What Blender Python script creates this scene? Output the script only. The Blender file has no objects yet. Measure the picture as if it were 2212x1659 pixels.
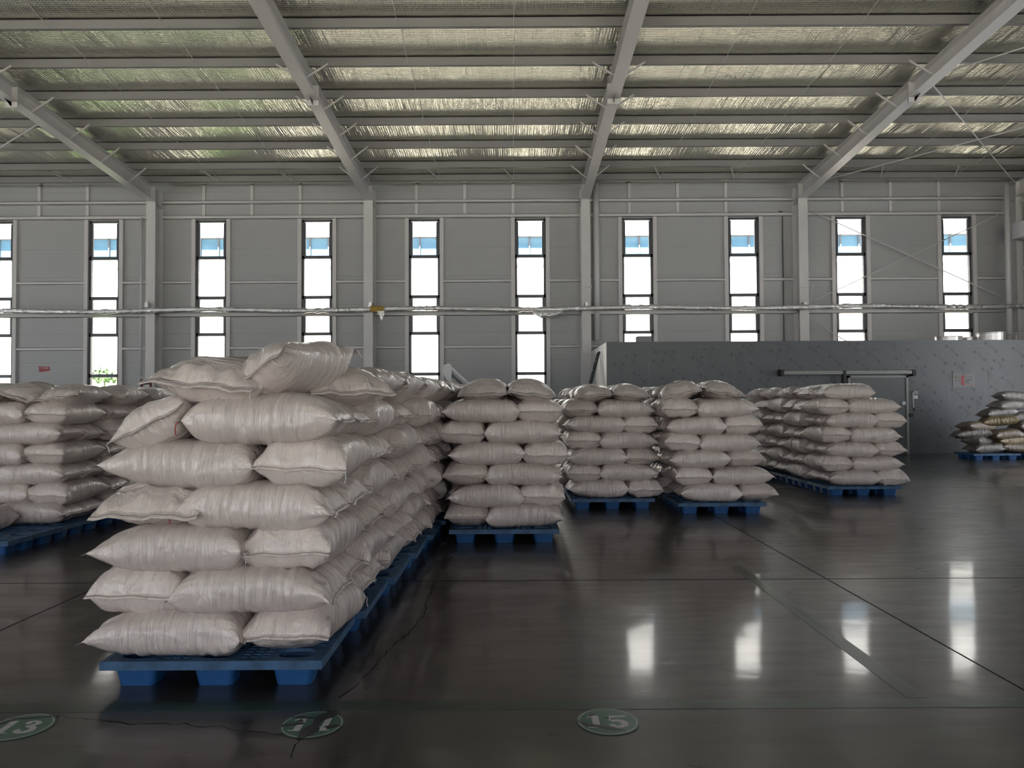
import bpy, math, random
import numpy as np
from mathutils import Vector, Matrix

random.seed(7)
SC = bpy.context.scene
COL = SC.collection
R = math.radians

# ------------------------------------------------------------------ camera
FPX = 1600.0                      # focal length in pixels of the 2212 px wide frame
EYE = Vector((0.0, 0.0, 1.54))
CROT = Matrix.Rotation(R(90 + 1.379), 3, 'X') @ Matrix.Rotation(-0.0055, 3, 'Z')
cd = bpy.data.cameras.new('camera')
cam = bpy.data.objects.new('camera', cd)
COL.objects.link(cam)
cd.sensor_width = 36.0
cd.lens = 36.0 * FPX / 2212.0
cd.clip_end = 300
cam.matrix_world = Matrix.Translation(EYE) @ CROT.to_4x4()
SC.camera = cam


def at(px, py, Y):
    """World point seen at photo pixel (px, py) at depth Y metres."""
    d = CROT @ Vector(((px - 1106) / FPX, (829.5 - py) / FPX, -1.0))
    return EYE + d * (Y / d.y)


# ------------------------------------------------------------------ view, world, sun, daylight
SC.view_settings.view_transform = 'Standard'
SC.view_settings.look = 'None'
SC.view_settings.gamma = 1
SC.view_settings.exposure = 0.0
SC.view_settings.use_curve_mapping = False
SC.cycles.caustics_reflective = False
SC.cycles.caustics_refractive = False
SC.cycles.sample_clamp_indirect = 6.0
SC.cycles.max_bounces = 8
SC.cycles.diffuse_bounces = 4
SC.cycles.use_denoising = True

W = bpy.data.worlds.new('sky')
SC.world = W
W.use_nodes = True
W.node_tree.nodes['Background'].inputs[0].default_value = (0.72, 0.84, 1.0, 1)
W.node_tree.nodes['Background'].inputs[1].default_value = 2.0

sd = bpy.data.lights.new('sun', 'SUN')
sd.energy = 62.0
sd.angle = R(1.0)
sd.color = (1.0, 0.94, 0.87)
sun = bpy.data.objects.new('sun', sd)
COL.objects.link(sun)
sun.rotation_euler = (R(31), 0, R(-24))      # from behind the camera, on the building opposite


def fill_light(x, y, z, sx, sz, power, turn=0, col=(1.0, 0.93, 0.88)):
    """Added fill lamp, set in an assumed door opening out of view."""
    ld = bpy.data.lights.new('door_fill_light', 'AREA')
    ld.shape = 'RECTANGLE'
    ld.size, ld.size_y = sx, sz
    ld.energy = power
    ld.color = col
    o = bpy.data.objects.new('door_fill_light', ld)
    COL.objects.link(o)
    o.location = (x, y, z)
    o.rotation_euler = (R(90), 0, R(turn))
    return o


HX0, HX1 = -27.6, 17.62         # hall side walls
HY0, HY1 = -14.0, 26.0           # rear wall, window wall
DOORS = [-24.0, -16.5, -9.0, -1.5, 6.0, 13.5]  # assumed rear doors behind the camera, put in to let fill light through
for dx in DOORS:
    fill_light(dx, HY0 - 0.25, 3.2, 5.6, 6.2, 185)
RDOORS = [(12.0, 17.5)]                     # right end wall openings added for the fill lamps, Y range
LDOORS = [(3.0, 9.0), (12.0, 18.0)]        # left end wall openings, likewise added for fill
for a_, b_ in RDOORS:
    fill_light(HX1 + 0.4, (a_ + b_) / 2, 2.7, b_ - a_ - .2, 5.2, 330, 90, (1.0, 0.98, 0.96))
for a_, b_ in LDOORS:
    fill_light(HX0 - 0.4, (a_ + b_) / 2, 2.7, b_ - a_ - .2, 5.2, 330, -90, (1.0, 0.98, 0.96))

# ------------------------------------------------------------------ materials
MATS = {}


def new_mat(name):
    m = bpy.data.materials.new(name)
    m.use_nodes = True
    n = m.node_tree.nodes
    l = m.node_tree.links
    return m, n, l, n['Principled BSDF']


def simple(name, col, rough=0.5, metal=0.0, spec=0.5, noise=0.0, nscale=8.0, bump=0.0, bscale=30.0):
    m, n, l, p = new_mat(name)
    p.inputs['Base Color'].default_value = (*col, 1)
    p.inputs['Roughness'].default_value = rough
    p.inputs['Metallic'].default_value = metal
    p.inputs['Specular IOR Level'].default_value = spec
    if noise > 0:
        tc = n.new('ShaderNodeTexCoord')
        t = n.new('ShaderNodeTexNoise')
        t.inputs['Scale'].default_value = nscale
        t.inputs['Detail'].default_value = 5
        l.new(tc.outputs['Object'], t.inputs['Vector'])
        r = n.new('ShaderNodeMapRange')
        r.inputs['From Min'].default_value = 0.3
        r.inputs['From Max'].default_value = 0.7
        r.inputs['To Min'].default_value = 1 - noise
        r.inputs['To Max'].default_value = 1 + noise
        l.new(t.outputs['Fac'], r.inputs['Value'])
        v = n.new('ShaderNodeVectorMath')
        v.operation = 'SCALE'
        v.inputs[0].default_value = col
        l.new(r.outputs['Result'], v.inputs['Scale'])
        l.new(v.outputs[0], p.inputs['Base Color'])
    if bump > 0:
        tc = n.new('ShaderNodeTexCoord')
        t = n.new('ShaderNodeTexNoise')
        t.inputs['Scale'].default_value = bscale
        t.inputs['Detail'].default_value = 3
        l.new(tc.outputs['Object'], t.inputs['Vector'])
        b = n.new('ShaderNodeBump')
        b.inputs['Strength'].default_value = 1.0
        b.inputs['Distance'].default_value = bump
        l.new(t.outputs['Fac'], b.inputs['Height'])
        l.new(b.outputs[0], p.inputs['Normal'])
    MATS[name] = m
    return m


def math_node(n, l, op, a, b=None, c=None):
    x = n.new('ShaderNodeMath')
    x.operation = op
    for i, v in enumerate((a, b, c)):
        if v is None:
            continue
        if isinstance(v, (int, float)):
            x.inputs[i].default_value = v
        else:
            l.new(v, x.inputs[i])
    return x.outputs[0]


def noise_node(n, l, vec, scale, detail=3, rough=0.5, mscale=None, dist=0.0, loc=None):
    if mscale is not None:
        mp = n.new('ShaderNodeMapping')
        mp.inputs['Scale'].default_value = mscale
        if loc is not None:
            mp.inputs['Location'].default_value = loc
        l.new(vec, mp.inputs['Vector'])
        vec = mp.outputs[0]
    t = n.new('ShaderNodeTexNoise')
    t.inputs['Scale'].default_value = scale
    t.inputs['Detail'].default_value = detail
    t.inputs['Roughness'].default_value = rough
    t.inputs['Distortion'].default_value = dist
    l.new(vec, t.inputs['Vector'])
    return t.outputs['Fac']


def sack_material(name, base, rough=0.36, vary=0.05):
    m, n, l, p = new_mat(name)
    tc = n.new('ShaderNodeTexCoord').outputs['Object']
    oi = n.new('ShaderNodeObjectInfo')
    # per-sack offset of the creases
    off = n.new('ShaderNodeVectorMath')
    off.operation = 'SCALE'
    cx = n.new('ShaderNodeCombineXYZ')
    for i in range(3):
        l.new(oi.outputs['Random'], cx.inputs[i])
    l.new(cx.outputs[0], off.inputs[0])
    off.inputs['Scale'].default_value = 37.0
    ad = n.new('ShaderNodeVectorMath')
    ad.operation = 'ADD'
    l.new(tc, ad.inputs[0])
    l.new(off.outputs[0], ad.inputs[1])
    vec = ad.outputs[0]
    n1 = noise_node(n, l, vec, 1.0, 4, 0.62, (32, 4.5, 4.5), 1.1)      # creases across the sack
    n2 = noise_node(n, l, vec, 1.0, 2, 0.5, (9, 6, 6), 0.4)
    n3 = noise_node(n, l, vec, 1.0, 3, 0.6, (80, 26, 26), 0.4)
    n4 = noise_node(n, l, vec, 1.0, 4, 0.62, (3.5, 22, 6), 0.8)     # gathers running into the end seams
    sp = n.new('ShaderNodeSeparateXYZ')
    l.new(tc, sp.inputs[0])
    mr = n.new('ShaderNodeMapRange')
    mr.interpolation_type = 'SMOOTHSTEP'
    mr.inputs['From Min'].default_value = 0.22
    mr.inputs['From Max'].default_value = 0.37
    l.new(math_node(n, l, 'ABSOLUTE', sp.outputs[0]), mr.inputs['Value'])
    mx = n.new('ShaderNodeMix')
    l.new(mr.outputs[0], mx.inputs[0])
    l.new(n1, mx.inputs[2])
    l.new(n4, mx.inputs[3])
    s = math_node(n, l, 'MULTIPLY_ADD', mx.outputs[0], 0.60, math_node(n, l, 'MULTIPLY', n2, 0.8))
    s = math_node(n, l, 'MULTIPLY_ADD', n3, 0.13, s)
    b = n.new('ShaderNodeBump')
    b.inputs['Strength'].default_value = 1.0
    b.inputs['Distance'].default_value = 0.030
    l.new(s, b.inputs['Height'])
    l.new(b.outputs[0], p.inputs['Normal'])
    r = n.new('ShaderNodeMapRange')
    r.inputs['To Min'].default_value = 1 - vary
    r.inputs['To Max'].default_value = 1 + vary
    l.new(oi.outputs['Random'], r.inputs['Value'])
    v = n.new('ShaderNodeVectorMath')
    v.operation = 'SCALE'
    v.inputs[0].default_value = base
    l.new(r.outputs['Result'], v.inputs['Scale'])
    l.new(v.outputs[0], p.inputs['Base Color'])
    p.inputs['Roughness'].default_value = rough
    p.inputs['Specular IOR Level'].default_value = 0.6
    p.inputs['Coat Weight'].default_value = 1.0
    p.inputs['Coat Roughness'].default_value = 0.14
    l.new(b.outputs[0], p.inputs['Coat Normal'])
    MATS[name] = m
    return m


SACK = sack_material('white_woven_plastic', (0.70, 0.615, 0.575))
SACK_TAN = sack_material('tan_woven_plastic', (0.19, 0.14, 0.095), 0.5)
SACK_YEL = sack_material('yellow_woven_plastic', (0.22, 0.155, 0.06), 0.5)
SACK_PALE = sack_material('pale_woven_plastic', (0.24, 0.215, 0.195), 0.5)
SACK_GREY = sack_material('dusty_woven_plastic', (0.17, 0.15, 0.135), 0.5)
STEEL = simple('painted_white_steel', (0.64, 0.625, 0.62), 0.45, noise=0.04, nscale=1.5)
STEELB = simple('painted_purlin_steel', (0.27, 0.262, 0.258), 0.5, noise=0.05, nscale=1.5)
DARKF = simple('dark_window_frame', (0.085, 0.09, 0.10), 0.4)
BLUE = simple('blue_plastic', (0.012, 0.080, 0.235), 0.5, noise=0.12, nscale=5, bump=0.002, bscale=40)
BLUEW = simple('worn_blue_plastic_deck', (0.04, 0.105, 0.21), 0.55, noise=0.35, nscale=9, bump=0.002, bscale=50)
STITCH = simple('grey_stitching', (0.20, 0.17, 0.19), 0.8)
WSTRING = simple('white_thread', (0.7, 0.68, 0.66), 0.8)
REDS = simple('red_thread', (0.42, 0.03, 0.02), 0.7)
BLACK = simple('black_rubber', (0.015, 0.015, 0.017), 0.6)
CRACK = simple('dark_crack', (0.006, 0.005, 0.005), 0.9, spec=0.1)
JOINT = simple('floor_joint_filler', (0.006, 0.006, 0.006), 0.8, spec=0.2)
TAPE = simple('faded_green_tape', (0.018, 0.038, 0.028), 0.32, noise=0.4, nscale=6)
MGREEN = simple('green_marker_vinyl', (0.05, 0.15, 0.10), 0.32, noise=0.2, nscale=12)
MWHITE = simple('marker_white', (0.62, 0.61, 0.61), 0.4, noise=0.1, nscale=40)
FLOORPATCH = simple('bare_floor_patch', (0.018, 0.016, 0.016), 0.3)
RED = simple('red_card', (0.32, 0.02, 0.03), 0.5)
DRED = simple('dark_red_paint', (0.10, 0.012, 0.015), 0.5)
PAPER = simple('white_card', (0.6, 0.6, 0.62), 0.6)
SIGNW = simple('sign_board', (0.24, 0.24, 0.24), 0.6)
INK = simple('grey_ink', (0.10, 0.10, 0.10), 0.7)
OLIVE = simple('olive_ink', (0.16, 0.14, 0.07), 0.7)
PINKINK = simple('pink_ink', (0.38, 0.20, 0.22), 0.7)
ALU = simple('brushed_aluminium', (0.62, 0.61, 0.60), 0.35, metal=1.0)
FILMP = simple('film_print', (0.068, 0.072, 0.083), 0.5)
CRW = simple('cold_room_film', (0.098, 0.105, 0.112), 0.42, noise=0.05, nscale=2)
CRSIDE = simple('cold_room_bare_panel', (0.62, 0.62, 0.62), 0.4, noise=0.1, nscale=3)
CRDOOR = simple('cold_room_door', (0.105, 0.112, 0.116), 0.4)
CRTRIM = simple('cold_room_trim', (0.27, 0.27, 0.25), 0.45)
SEAML = simple('panel_seam', (0.135, 0.142, 0.146), 0.5)
YFOAM = simple('yellow_insulation', (0.45, 0.30, 0.07), 0.9, bump=0.01, bscale=25)
PIPEP = simple('white_pvc', (0.66, 0.66, 0.66), 0.4)
CARD = simple('grey_box', (0.25, 0.25, 0.26), 0.6)
FACADE = simple('facade_white_panel', (0.83, 0.83, 0.84), 0.7)
FGROOVE = simple('facade_groove', (0.70, 0.70, 0.71), 0.7)
FTRIM = simple('facade_window_trim', (0.10, 0.10, 0.11), 0.6)
BRICKM, _n, _l, _p = new_mat('beige_brick')
_tc = _n.new('ShaderNodeTexCoord')
_mp = _n.new('ShaderNodeMapping')
_mp.inputs['Rotation'].default_value = (R(90), 0, 0)
_br = _n.new('ShaderNodeTexBrick')
_br.inputs['Scale'].default_value = 1.6
_br.inputs['Color1'].default_value = (0.30, 0.24, 0.20, 1)
_br.inputs['Color2'].default_value = (0.24, 0.18, 0.15, 1)
_br.inputs['Mortar'].default_value = (0.34, 0.30, 0.27, 1)
_l.new(_tc.outputs['Object'], _mp.inputs[0])
_l.new(_mp.outputs[0], _br.inputs['Vector'])
_l.new(_br.outputs[0], _p.inputs['Base Color'])
_p.inputs['Roughness'].default_value = 0.8
GRASS = simple('lawn', (0.10, 0.17, 0.05), 0.9, noise=0.4, nscale=6)
PAVING = simple('pale_paving', (0.50, 0.495, 0.43), 0.8, noise=0.1, nscale=1)
BUSH = simple('bush_leaves', (0.05, 0.10, 0.03), 0.7)

BGLASS, _n, _l, _p = new_mat('blue_facade_glass')
_tc = _n.new('ShaderNodeTexCoord')
_f = noise_node(_n, _l, _tc.outputs['Object'], 0.6, 3, 0.6, (1, 1, 4))
_cr = _n.new('ShaderNodeValToRGB')
_cr.color_ramp.elements[0].position = 0.4
_cr.color_ramp.elements[0].color = (0.085, 0.185, 0.28, 1)
_cr.color_ramp.elements[1].position = 0.75
_cr.color_ramp.elements[1].color = (0.13, 0.24, 0.33, 1)
_l.new(_f, _cr.inputs[0])
_l.new(_cr.outputs[0], _p.inputs['Base Color'])
_p.inputs['Roughness'].default_value = 0.25

GLASS = bpy.data.materials.new('window_glass')
GLASS.use_nodes = True
_n, _l = GLASS.node_tree.nodes, GLASS.node_tree.links
_n.clear()
_o = _n.new('ShaderNodeOutputMaterial')
_mx = _n.new('ShaderNodeMixShader')
_tr = _n.new('ShaderNodeBsdfTransparent')
_tr.inputs[0].default_value = (0.96, 0.965, 0.96, 1)
_gl = _n.new('ShaderNodeBsdfGlossy')
_gl.inputs['Roughness'].default_value = 0.02
_lw = _n.new('ShaderNodeFresnel')
_lw.inputs[0].default_value = 1.45
_l.new(_lw.outputs[0], _mx.inputs[0])
_l.new(_tr.outputs[0], _mx.inputs[1])
_l.new(_gl.outputs[0], _mx.inputs[2])
_l.new(_mx.outputs[0], _o.inputs[0])

# floor: polished dark concrete
FLOORM, _n, _l, _p = new_mat('polished_dark_concrete')
_v = _n.new('ShaderNodeTexCoord').outputs['Object']
_a = noise_node(_n, _l, _v, 0.55, 6, 0.6, (1, 1, 1), 0.5)
_b = noise_node(_n, _l, _v, 3.0, 6, 0.65, (0.6, 2.6, 1), 0.3)
_cr = _n.new('ShaderNodeValToRGB')
_cr.color_ramp.elements[0].position = 0.30
_cr.color_ramp.elements[0].color = (0.015, 0.0135, 0.0135, 1)
_cr.color_ramp.elements[1].position = 0.75
_cr.color_ramp.elements[1].color = (0.042, 0.038, 0.037, 1)
_l.new(math_node(_n, _l, 'MULTIPLY_ADD', _b, 0.45, math_node(_n, _l, 'MULTIPLY', _a, 0.55)), _cr.inputs[0])
_l.new(_cr.outputs[0], _p.inputs['Base Color'])
_r = _n.new('ShaderNodeMapRange')
_r.inputs['From Min'].default_value = 0.3
_r.inputs['From Max'].default_value = 0.7
_r.inputs['To Min'].default_value = 0.26
_r.inputs['To Max'].default_value = 0.42
_l.new(_b, _r.inputs['Value'])
_l.new(_r.outputs[0], _p.inputs['Roughness'])
_p.inputs['Specular IOR Level'].default_value = 0.5
_c = noise_node(_n, _l, _v, 1.0, 3, 0.5, (1.0, 1.6, 1), 0.4)
_d = noise_node(_n, _l, _v, 60.0, 2, 0.5)
_bp = _n.new('ShaderNodeBump')
_bp.inputs['Strength'].default_value = 1.0
_bp.inputs['Distance'].default_value = 0.0016
_p.inputs['Coat Weight'].default_value = 0.42
_p.inputs['Coat Roughness'].default_value = 0.08
_l.new(math_node(_n, _l, 'MULTIPLY_ADD', _d, 0.02, _c), _bp.inputs['Height'])
_l.new(_bp.outputs[0], _p.inputs['Normal'])
_l.new(_bp.outputs[0], _p.inputs['Coat Normal'])

# roof foil: crinkled reflective insulation
FOIL, _n, _l, _p = new_mat('reflective_roof_foil')
_v = _n.new('ShaderNodeTexCoord').outputs['Object']
_sx = _n.new('ShaderNodeSeparateXYZ')
_l.new(_v, _sx.inputs[0])
_strip = noise_node(_n, _l, _v, 1.0, 4, 0.62, (2.6, 0.10, 1), 0.25)        # long folds running with the roof slope
_big = noise_node(_n, _l, _v, 1.0, 3, 0.55, (1.1, 0.8, 1), 0.3)
_mid = noise_node(_n, _l, _v, 1.0, 4, 0.65, (12, 5, 1), 1.4)
_fine = noise_node(_n, _l, _v, 1.0, 3, 0.6, (34, 30, 1), 1.2)
_gx = math_node(_n, _l, 'ABSOLUTE', math_node(_n, _l, 'SINE', math_node(_n, _l, 'MULTIPLY', _sx.outputs[0], math.pi / 0.07)))
_gy = math_node(_n, _l, 'ABSOLUTE', math_node(_n, _l, 'SINE', math_node(_n, _l, 'MULTIPLY', _sx.outputs[1], math.pi / 0.07)))
_h = math_node(_n, _l, 'MULTIPLY', _strip, 12.0)
_h = math_node(_n, _l, 'MULTIPLY_ADD', _big, 3.0, _h)
_h = math_node(_n, _l, 'MULTIPLY_ADD', _mid, 1.3, _h)
_h = math_node(_n, _l, 'MULTIPLY_ADD', _fine, 0.35, _h)
_h = math_node(_n, _l, 'MULTIPLY_ADD', _gx, 0.55, _h)
_h = math_node(_n, _l, 'MULTIPLY_ADD', _gy, 0.35, _h)
_bp = _n.new('ShaderNodeBump')
_bp.inputs['Strength'].default_value = 1.0
_bp.inputs['Distance'].default_value = 0.009
_l.new(_h, _bp.inputs['Height'])
_l.new(_bp.outputs[0], _p.inputs['Normal'])
_p.inputs['Base Color'].default_value = (0.86, 0.85, 0.75, 1)
_p.inputs['Metallic'].default_value = 1.0
_p.inputs['Roughness'].default_value = 0.10

# pipe foil
PFOIL, _n, _l, _p = new_mat('pipe_foil')
_v = _n.new('ShaderNodeTexCoord').outputs['Object']
_f = noise_node(_n, _l, _v, 1.0, 3, 0.6, (9, 16, 16), 1.0)
_bp = _n.new('ShaderNodeBump')
_bp.inputs['Distance'].default_value = 0.03
_l.new(_f, _bp.inputs['Height'])
_l.new(_bp.outputs[0], _p.inputs['Normal'])
_p.inputs['Base Color'].default_value = (0.75, 0.75, 0.75, 1)
_p.inputs['Metallic'].default_value = 1.0
_p.inputs['Roughness'].default_value = 0.3

# wall cladding with faint horizontal ribs
WALLM, _n, _l, _p = new_mat('light_grey_wall_panel')
_v = _n.new('ShaderNodeTexCoord').outputs['Object']
_sx = _n.new('ShaderNodeSeparateXYZ')
_l.new(_v, _sx.inputs[0])
_w = math_node(_n, _l, 'PINGPONG', _sx.outputs[2], 0.5)
_w = math_node(_n, _l, 'LESS_THAN', _w, 0.012)
_w2 = math_node(_n, _l, 'SINE', math_node(_n, _l, 'MULTIPLY', _sx.outputs[2], 60))
_bp = _n.new('ShaderNodeBump')
_bp.inputs['Distance'].default_value = 0.006
_l.new(math_node(_n, _l, 'MULTIPLY_ADD', _w2, 0.07, math_node(_n, _l, 'MULTIPLY', _w, -1.0)), _bp.inputs['Height'])
_l.new(_bp.outputs[0], _p.inputs['Normal'])
_f = noise_node(_n, _l, _v, 0.5, 3, 0.5)
_cr = _n.new('ShaderNodeValToRGB')
_cr.color_ramp.elements[0].color = (0.385, 0.39, 0.395, 1)
_cr.color_ramp.elements[1].color = (0.44, 0.445, 0.45, 1)
_l.new(_f, _cr.inputs[0])
_l.new(_cr.outputs[0], _p.inputs['Base Color'])
_p.inputs['Roughness'].default_value = 0.5


# ------------------------------------------------------------------ mesh helpers
class MB:
    def __init__(self):
        self.v, self.f = [], []

    def add(self, vs, fs):
        k = len(self.v)
        self.v += [tuple(p) for p in vs]
        self.f += [tuple(i + k for i in f) for f in fs]
        return self

    def box(self, x0, x1, y0, y1, z0, z1):
        return self.add([(x0, y0, z0), (x1, y0, z0), (x1, y1, z0), (x0, y1, z0),
                         (x0, y0, z1), (x1, y0, z1), (x1, y1, z1), (x0, y1, z1)],
                        [(0, 3, 2, 1), (4, 5, 6, 7), (0, 1, 5, 4), (1, 2, 6, 5), (2, 3, 7, 6), (3, 0, 4, 7)])

    def loft(self, rings, cap=True, closed=True):
        n = len(rings[0])
        vs = [p for r in rings for p in r]
        fs = []
        for i in range(len(rings) - 1):
            for j in range(n if closed else n - 1):
                a, b = i * n + j, i * n + (j + 1) % n
                fs.append((a, b, b + n, a + n))
        if cap:
            fs.append(tuple(range(n - 1, -1, -1)))
            fs.append(tuple(range((len(rings) - 1) * n, len(rings) * n)))
        return self.add(vs, fs)

    def tube(self, pts, r, n=8, cap=True):
        pts = [Vector(p) for p in pts]
        rings = []
        for i, p in enumerate(pts):
            d = (pts[min(i + 1, len(pts) - 1)] - pts[max(i - 1, 0)]).normalized()
            u = d.cross(Vector((0, 0, 1)))
            if u.length < 1e-3:
                u = Vector((1, 0, 0))
            u.normalize()
            w = d.cross(u)
            rr = r[i] if isinstance(r, (list, tuple)) else r
            rings.append([p + u * rr * math.cos(2 * math.pi * k / n) + w * rr * math.sin(2 * math.pi * k / n) for k in range(n)])
        return self.loft(rings, cap)

    def bar(self, a, b, w, h):
        """rectangular bar from a to b, w wide (horizontal), h high"""
        a, b = Vector(a), Vector(b)
        d = (b - a).normalized()
        u = d.cross(Vector((0, 0, 1)))
        if u.length < 1e-3:
            u = Vector((1, 0, 0))
        u.normalize()
        t = u.cross(d)
        rings = []
        for p in (a, b):
            rings.append([p - u * w / 2 - t * h / 2, p + u * w / 2 - t * h / 2, p + u * w / 2 + t * h / 2, p - u * w / 2 + t * h / 2])
        return self.loft(rings)

    def prism(self, poly, axis, a, b):
        """2-D polygon swept from a to b along an axis"""
        def P(p, t):
            return {'x': (t, p[0], p[1]), 'y': (p[0], t, p[1]), 'z': (p[0], p[1], t)}[axis]
        return self.loft([[P(p, a) for p in poly], [P(p, b) for p in poly]])

    def build(self, name, mat, parent=None, smooth=False, bevel=0.0):
        me = bpy.data.meshes.new(name)
        me.from_pydata([tuple(p) for p in self.v], [], self.f)
        me.validate()
        me.update()
        if mat:
            me.materials.append(mat)
        if smooth:
            me.polygons.foreach_set('use_smooth', [True] * len(me.polygons))
        o = bpy.data.objects.new(name, me)
        COL.objects.link(o)
        if parent:
            o.parent = parent
        if bevel > 0:
            md = o.modifiers.new('edge', 'BEVEL')
            md.width = bevel
            md.segments = 2
            md.limit_method = 'ANGLE'
        return o


def tag(o, label=None, cat=None, group=None, kind=None):
    if label:
        o['label'] = label
    if cat:
        o['category'] = cat
    if group:
        o['group'] = group
    if kind:
        o['kind'] = kind
    return o


def struct(o):
    o['kind'] = 'structure'
    return o


def empty(name, loc=(0, 0, 0), rot=(0, 0, 0)):
    o = bpy.data.objects.new(name, None)
    COL.objects.link(o)
    o.location = loc
    o.rotation_euler = rot
    o.empty_display_size = 0.1
    return o


# ------------------------------------------------------------------ floor
FL = struct(MB().box(HX0 - 0.3, HX1 + 0.3, HY0 - 0.3, HY1 + 0.3, -0.25, 0.0).build('floor', FLOORM))
jt = MB()
for y in (6.42, 13.0, 19.4, 0.2, -6.0, -12.0, -18.0, -24.0, -30.0):
    jt.box(HX0, HX1, y - 0.006, y + 0.006, 0, 0.0012)
jt.build('expansion_joint', JOINT, FL)
jt = MB()
for x in (2.70, 8.9, 15.0, -3.5, -9.7, -16.0, -22.0):
    jt.box(x - 0.006, x + 0.006, HY0, HY1, 0, 0.0012)
jt.build('expansion_joint', JOINT, FL)


def crack(pts, w):
    m = MB()
    rnd = random.Random(len(pts) * 7 + int(w * 1e4))
    P = []
    for i in range(len(pts) - 1):
        a, b = Vector(pts[i]), Vector(pts[i + 1])
        k = max(2, int((b - a).length / 0.05))
        for j in range(k):
            q = a.lerp(b, j / k)
            P.append((q.x + rnd.uniform(-.012, .012), q.y + rnd.uniform(-.02, .02)))
    P.append(tuple(pts[-1][:2]))
    top, bot = [], []
    for i, p in enumerate(P):
        a = Vector(P[max(i - 1, 0)])
        b = Vector(P[min(i + 1, len(P) - 1)])
        d = (b - a).normalized()
        nn = Vector((-d.y, d.x))
        ww = w * rnd.uniform(0.3, 1.2) * (0.35 if i in (0, len(P) - 1) else 1)
        top.append((p[0] + nn.x * ww, p[1] + nn.y * ww, 0.0016))
        bot.append((p[0] - nn.x * ww, p[1] - nn.y * ww, 0.0016))
    n = len(P)
    m.add(top + bot, [(i, i + 1, n + i + 1, n + i) for i in range(n - 1)])
    return m.build('floor_crack', CRACK, FL)


def fl(px, py):
    d = CROT @ Vector(((px - 1106) / FPX, (829.5 - py) / FPX, -1.0))
    p = EYE + d * (-EYE.z / d.z)
    return (p.x, p.y)


crack([fl(*p) for p in ((938, 1262), (925, 1290), (915, 1330), (900, 1345), (880, 1370), (850, 1392), (838, 1408),
                        (812, 1434), (780, 1470), (748, 1497), (730, 1508))], 0.0030)
crack([fl(*p) for p in ((118, 1546), (150, 1552), (185, 1556), (240, 1560), (330, 1563), (420, 1566), (520, 1577), (615, 1586), (640, 1584))], 0.0022)
crack([fl(*p) for p in ((643, 1583), (638, 1594), (645, 1600), (638, 1610), (628, 1625), (628, 1640))], 0.0030)
crack([fl(*p) for p in ((1556, 1448), (1580, 1452), (1605, 1457))], 0.0016)


def tape(poly, label):
    o = MB().prism(poly, 'z', 0.0002, 0.0016).build('floor_tape', TAPE)
    return tag(o, label, 'floor tape', 'green floor tape lines')


tape([(-5.2, 3.74), (3.6, 3.74), (3.6, 3.86), (-5.2, 3.86)], 'faded dark green tape line running behind the numbered floor discs')
tape([(2.03, 3.862), (2.14, 3.862), (2.13, 6.9), (2.03, 6.9)], 'short faded tape line on the floor running towards the window wall')

# numbered discs -----------------------------------------------------------
def circle(cx, cy, r, n=48, a0=0.0, a1=2 * math.pi):
    return [(cx + r * math.cos(a0 + (a1 - a0) * i / n), cy + r * math.sin(a0 + (a1 - a0) * i / n)) for i in range(n)]


DIG = {  # fat serif figures in a 1 x 1.3 box, as lists of convex-ish polygons
    '1': [[(.28, .06), (.58, .06), (.58, 1.22), (.28, 1.22)], [(.06, 0), (.80, 0), (.80, .07), (.06, .07)],
          [(.28, 1.22), (.06, 1.08), (.06, 1.02), (.28, 1.06)]],
    '4': [[(.50, .06), (.78, .06), (.78, 1.25), (.50, 1.25)], [(.34, 0), (.94, 0), (.94, .07), (.34, .07)],
          [(.00, .34), (1.0, .34), (1.0, .41), (.00, .41)], [(.00, .41), (.08, .41), (.55, 1.25), (.47, 1.25)]],
}


def arc_band(cx, cy, ro, ri, a0, a1, n=18, off=0.0, sy=1.0):
    """crescent: outer circle ro, inner circle ri shifted by off"""
    out = []
    for i in range(n):
        t0, t1 = R(a0 + (a1 - a0) * i / n), R(a0 + (a1 - a0) * (i + 1) / n)
        out.append([(cx + ro * math.cos(t0), cy + sy * ro * math.sin(t0)), (cx + ro * math.cos(t1), cy + sy * ro * math.sin(t1)),
                    (cx + off + ri * math.cos(t1), cy + sy * (ri + .02) * math.sin(t1)), (cx + off + ri * math.cos(t0), cy + sy * (ri + .02) * math.sin(t0))])
    return out


DIG['5'] = ([[(.10, .70), (.18, .66), (.22, 1.20), (.14, 1.22)], [(.14, 1.02), (.86, 1.10), (.90, 1.22), (.14, 1.22)], [circle(.20, .24, .15, 20)][0]]
            + arc_band(.46, .40, .46, .22, -140, 130, 24, -.06, .9))
DIG['3'] = ([circle(.22, 1.02, .13, 20), circle(.20, .24, .15, 20)]
            + arc_band(.44, .38, .46, .22, -145, 100, 22, -.06, .86) + arc_band(.42, .98, .36, .16, -80, 150, 20, -.05, .72)
            + [[(.30, .66), (.50, .64), (.50, .72), (.30, .72)]])


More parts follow.
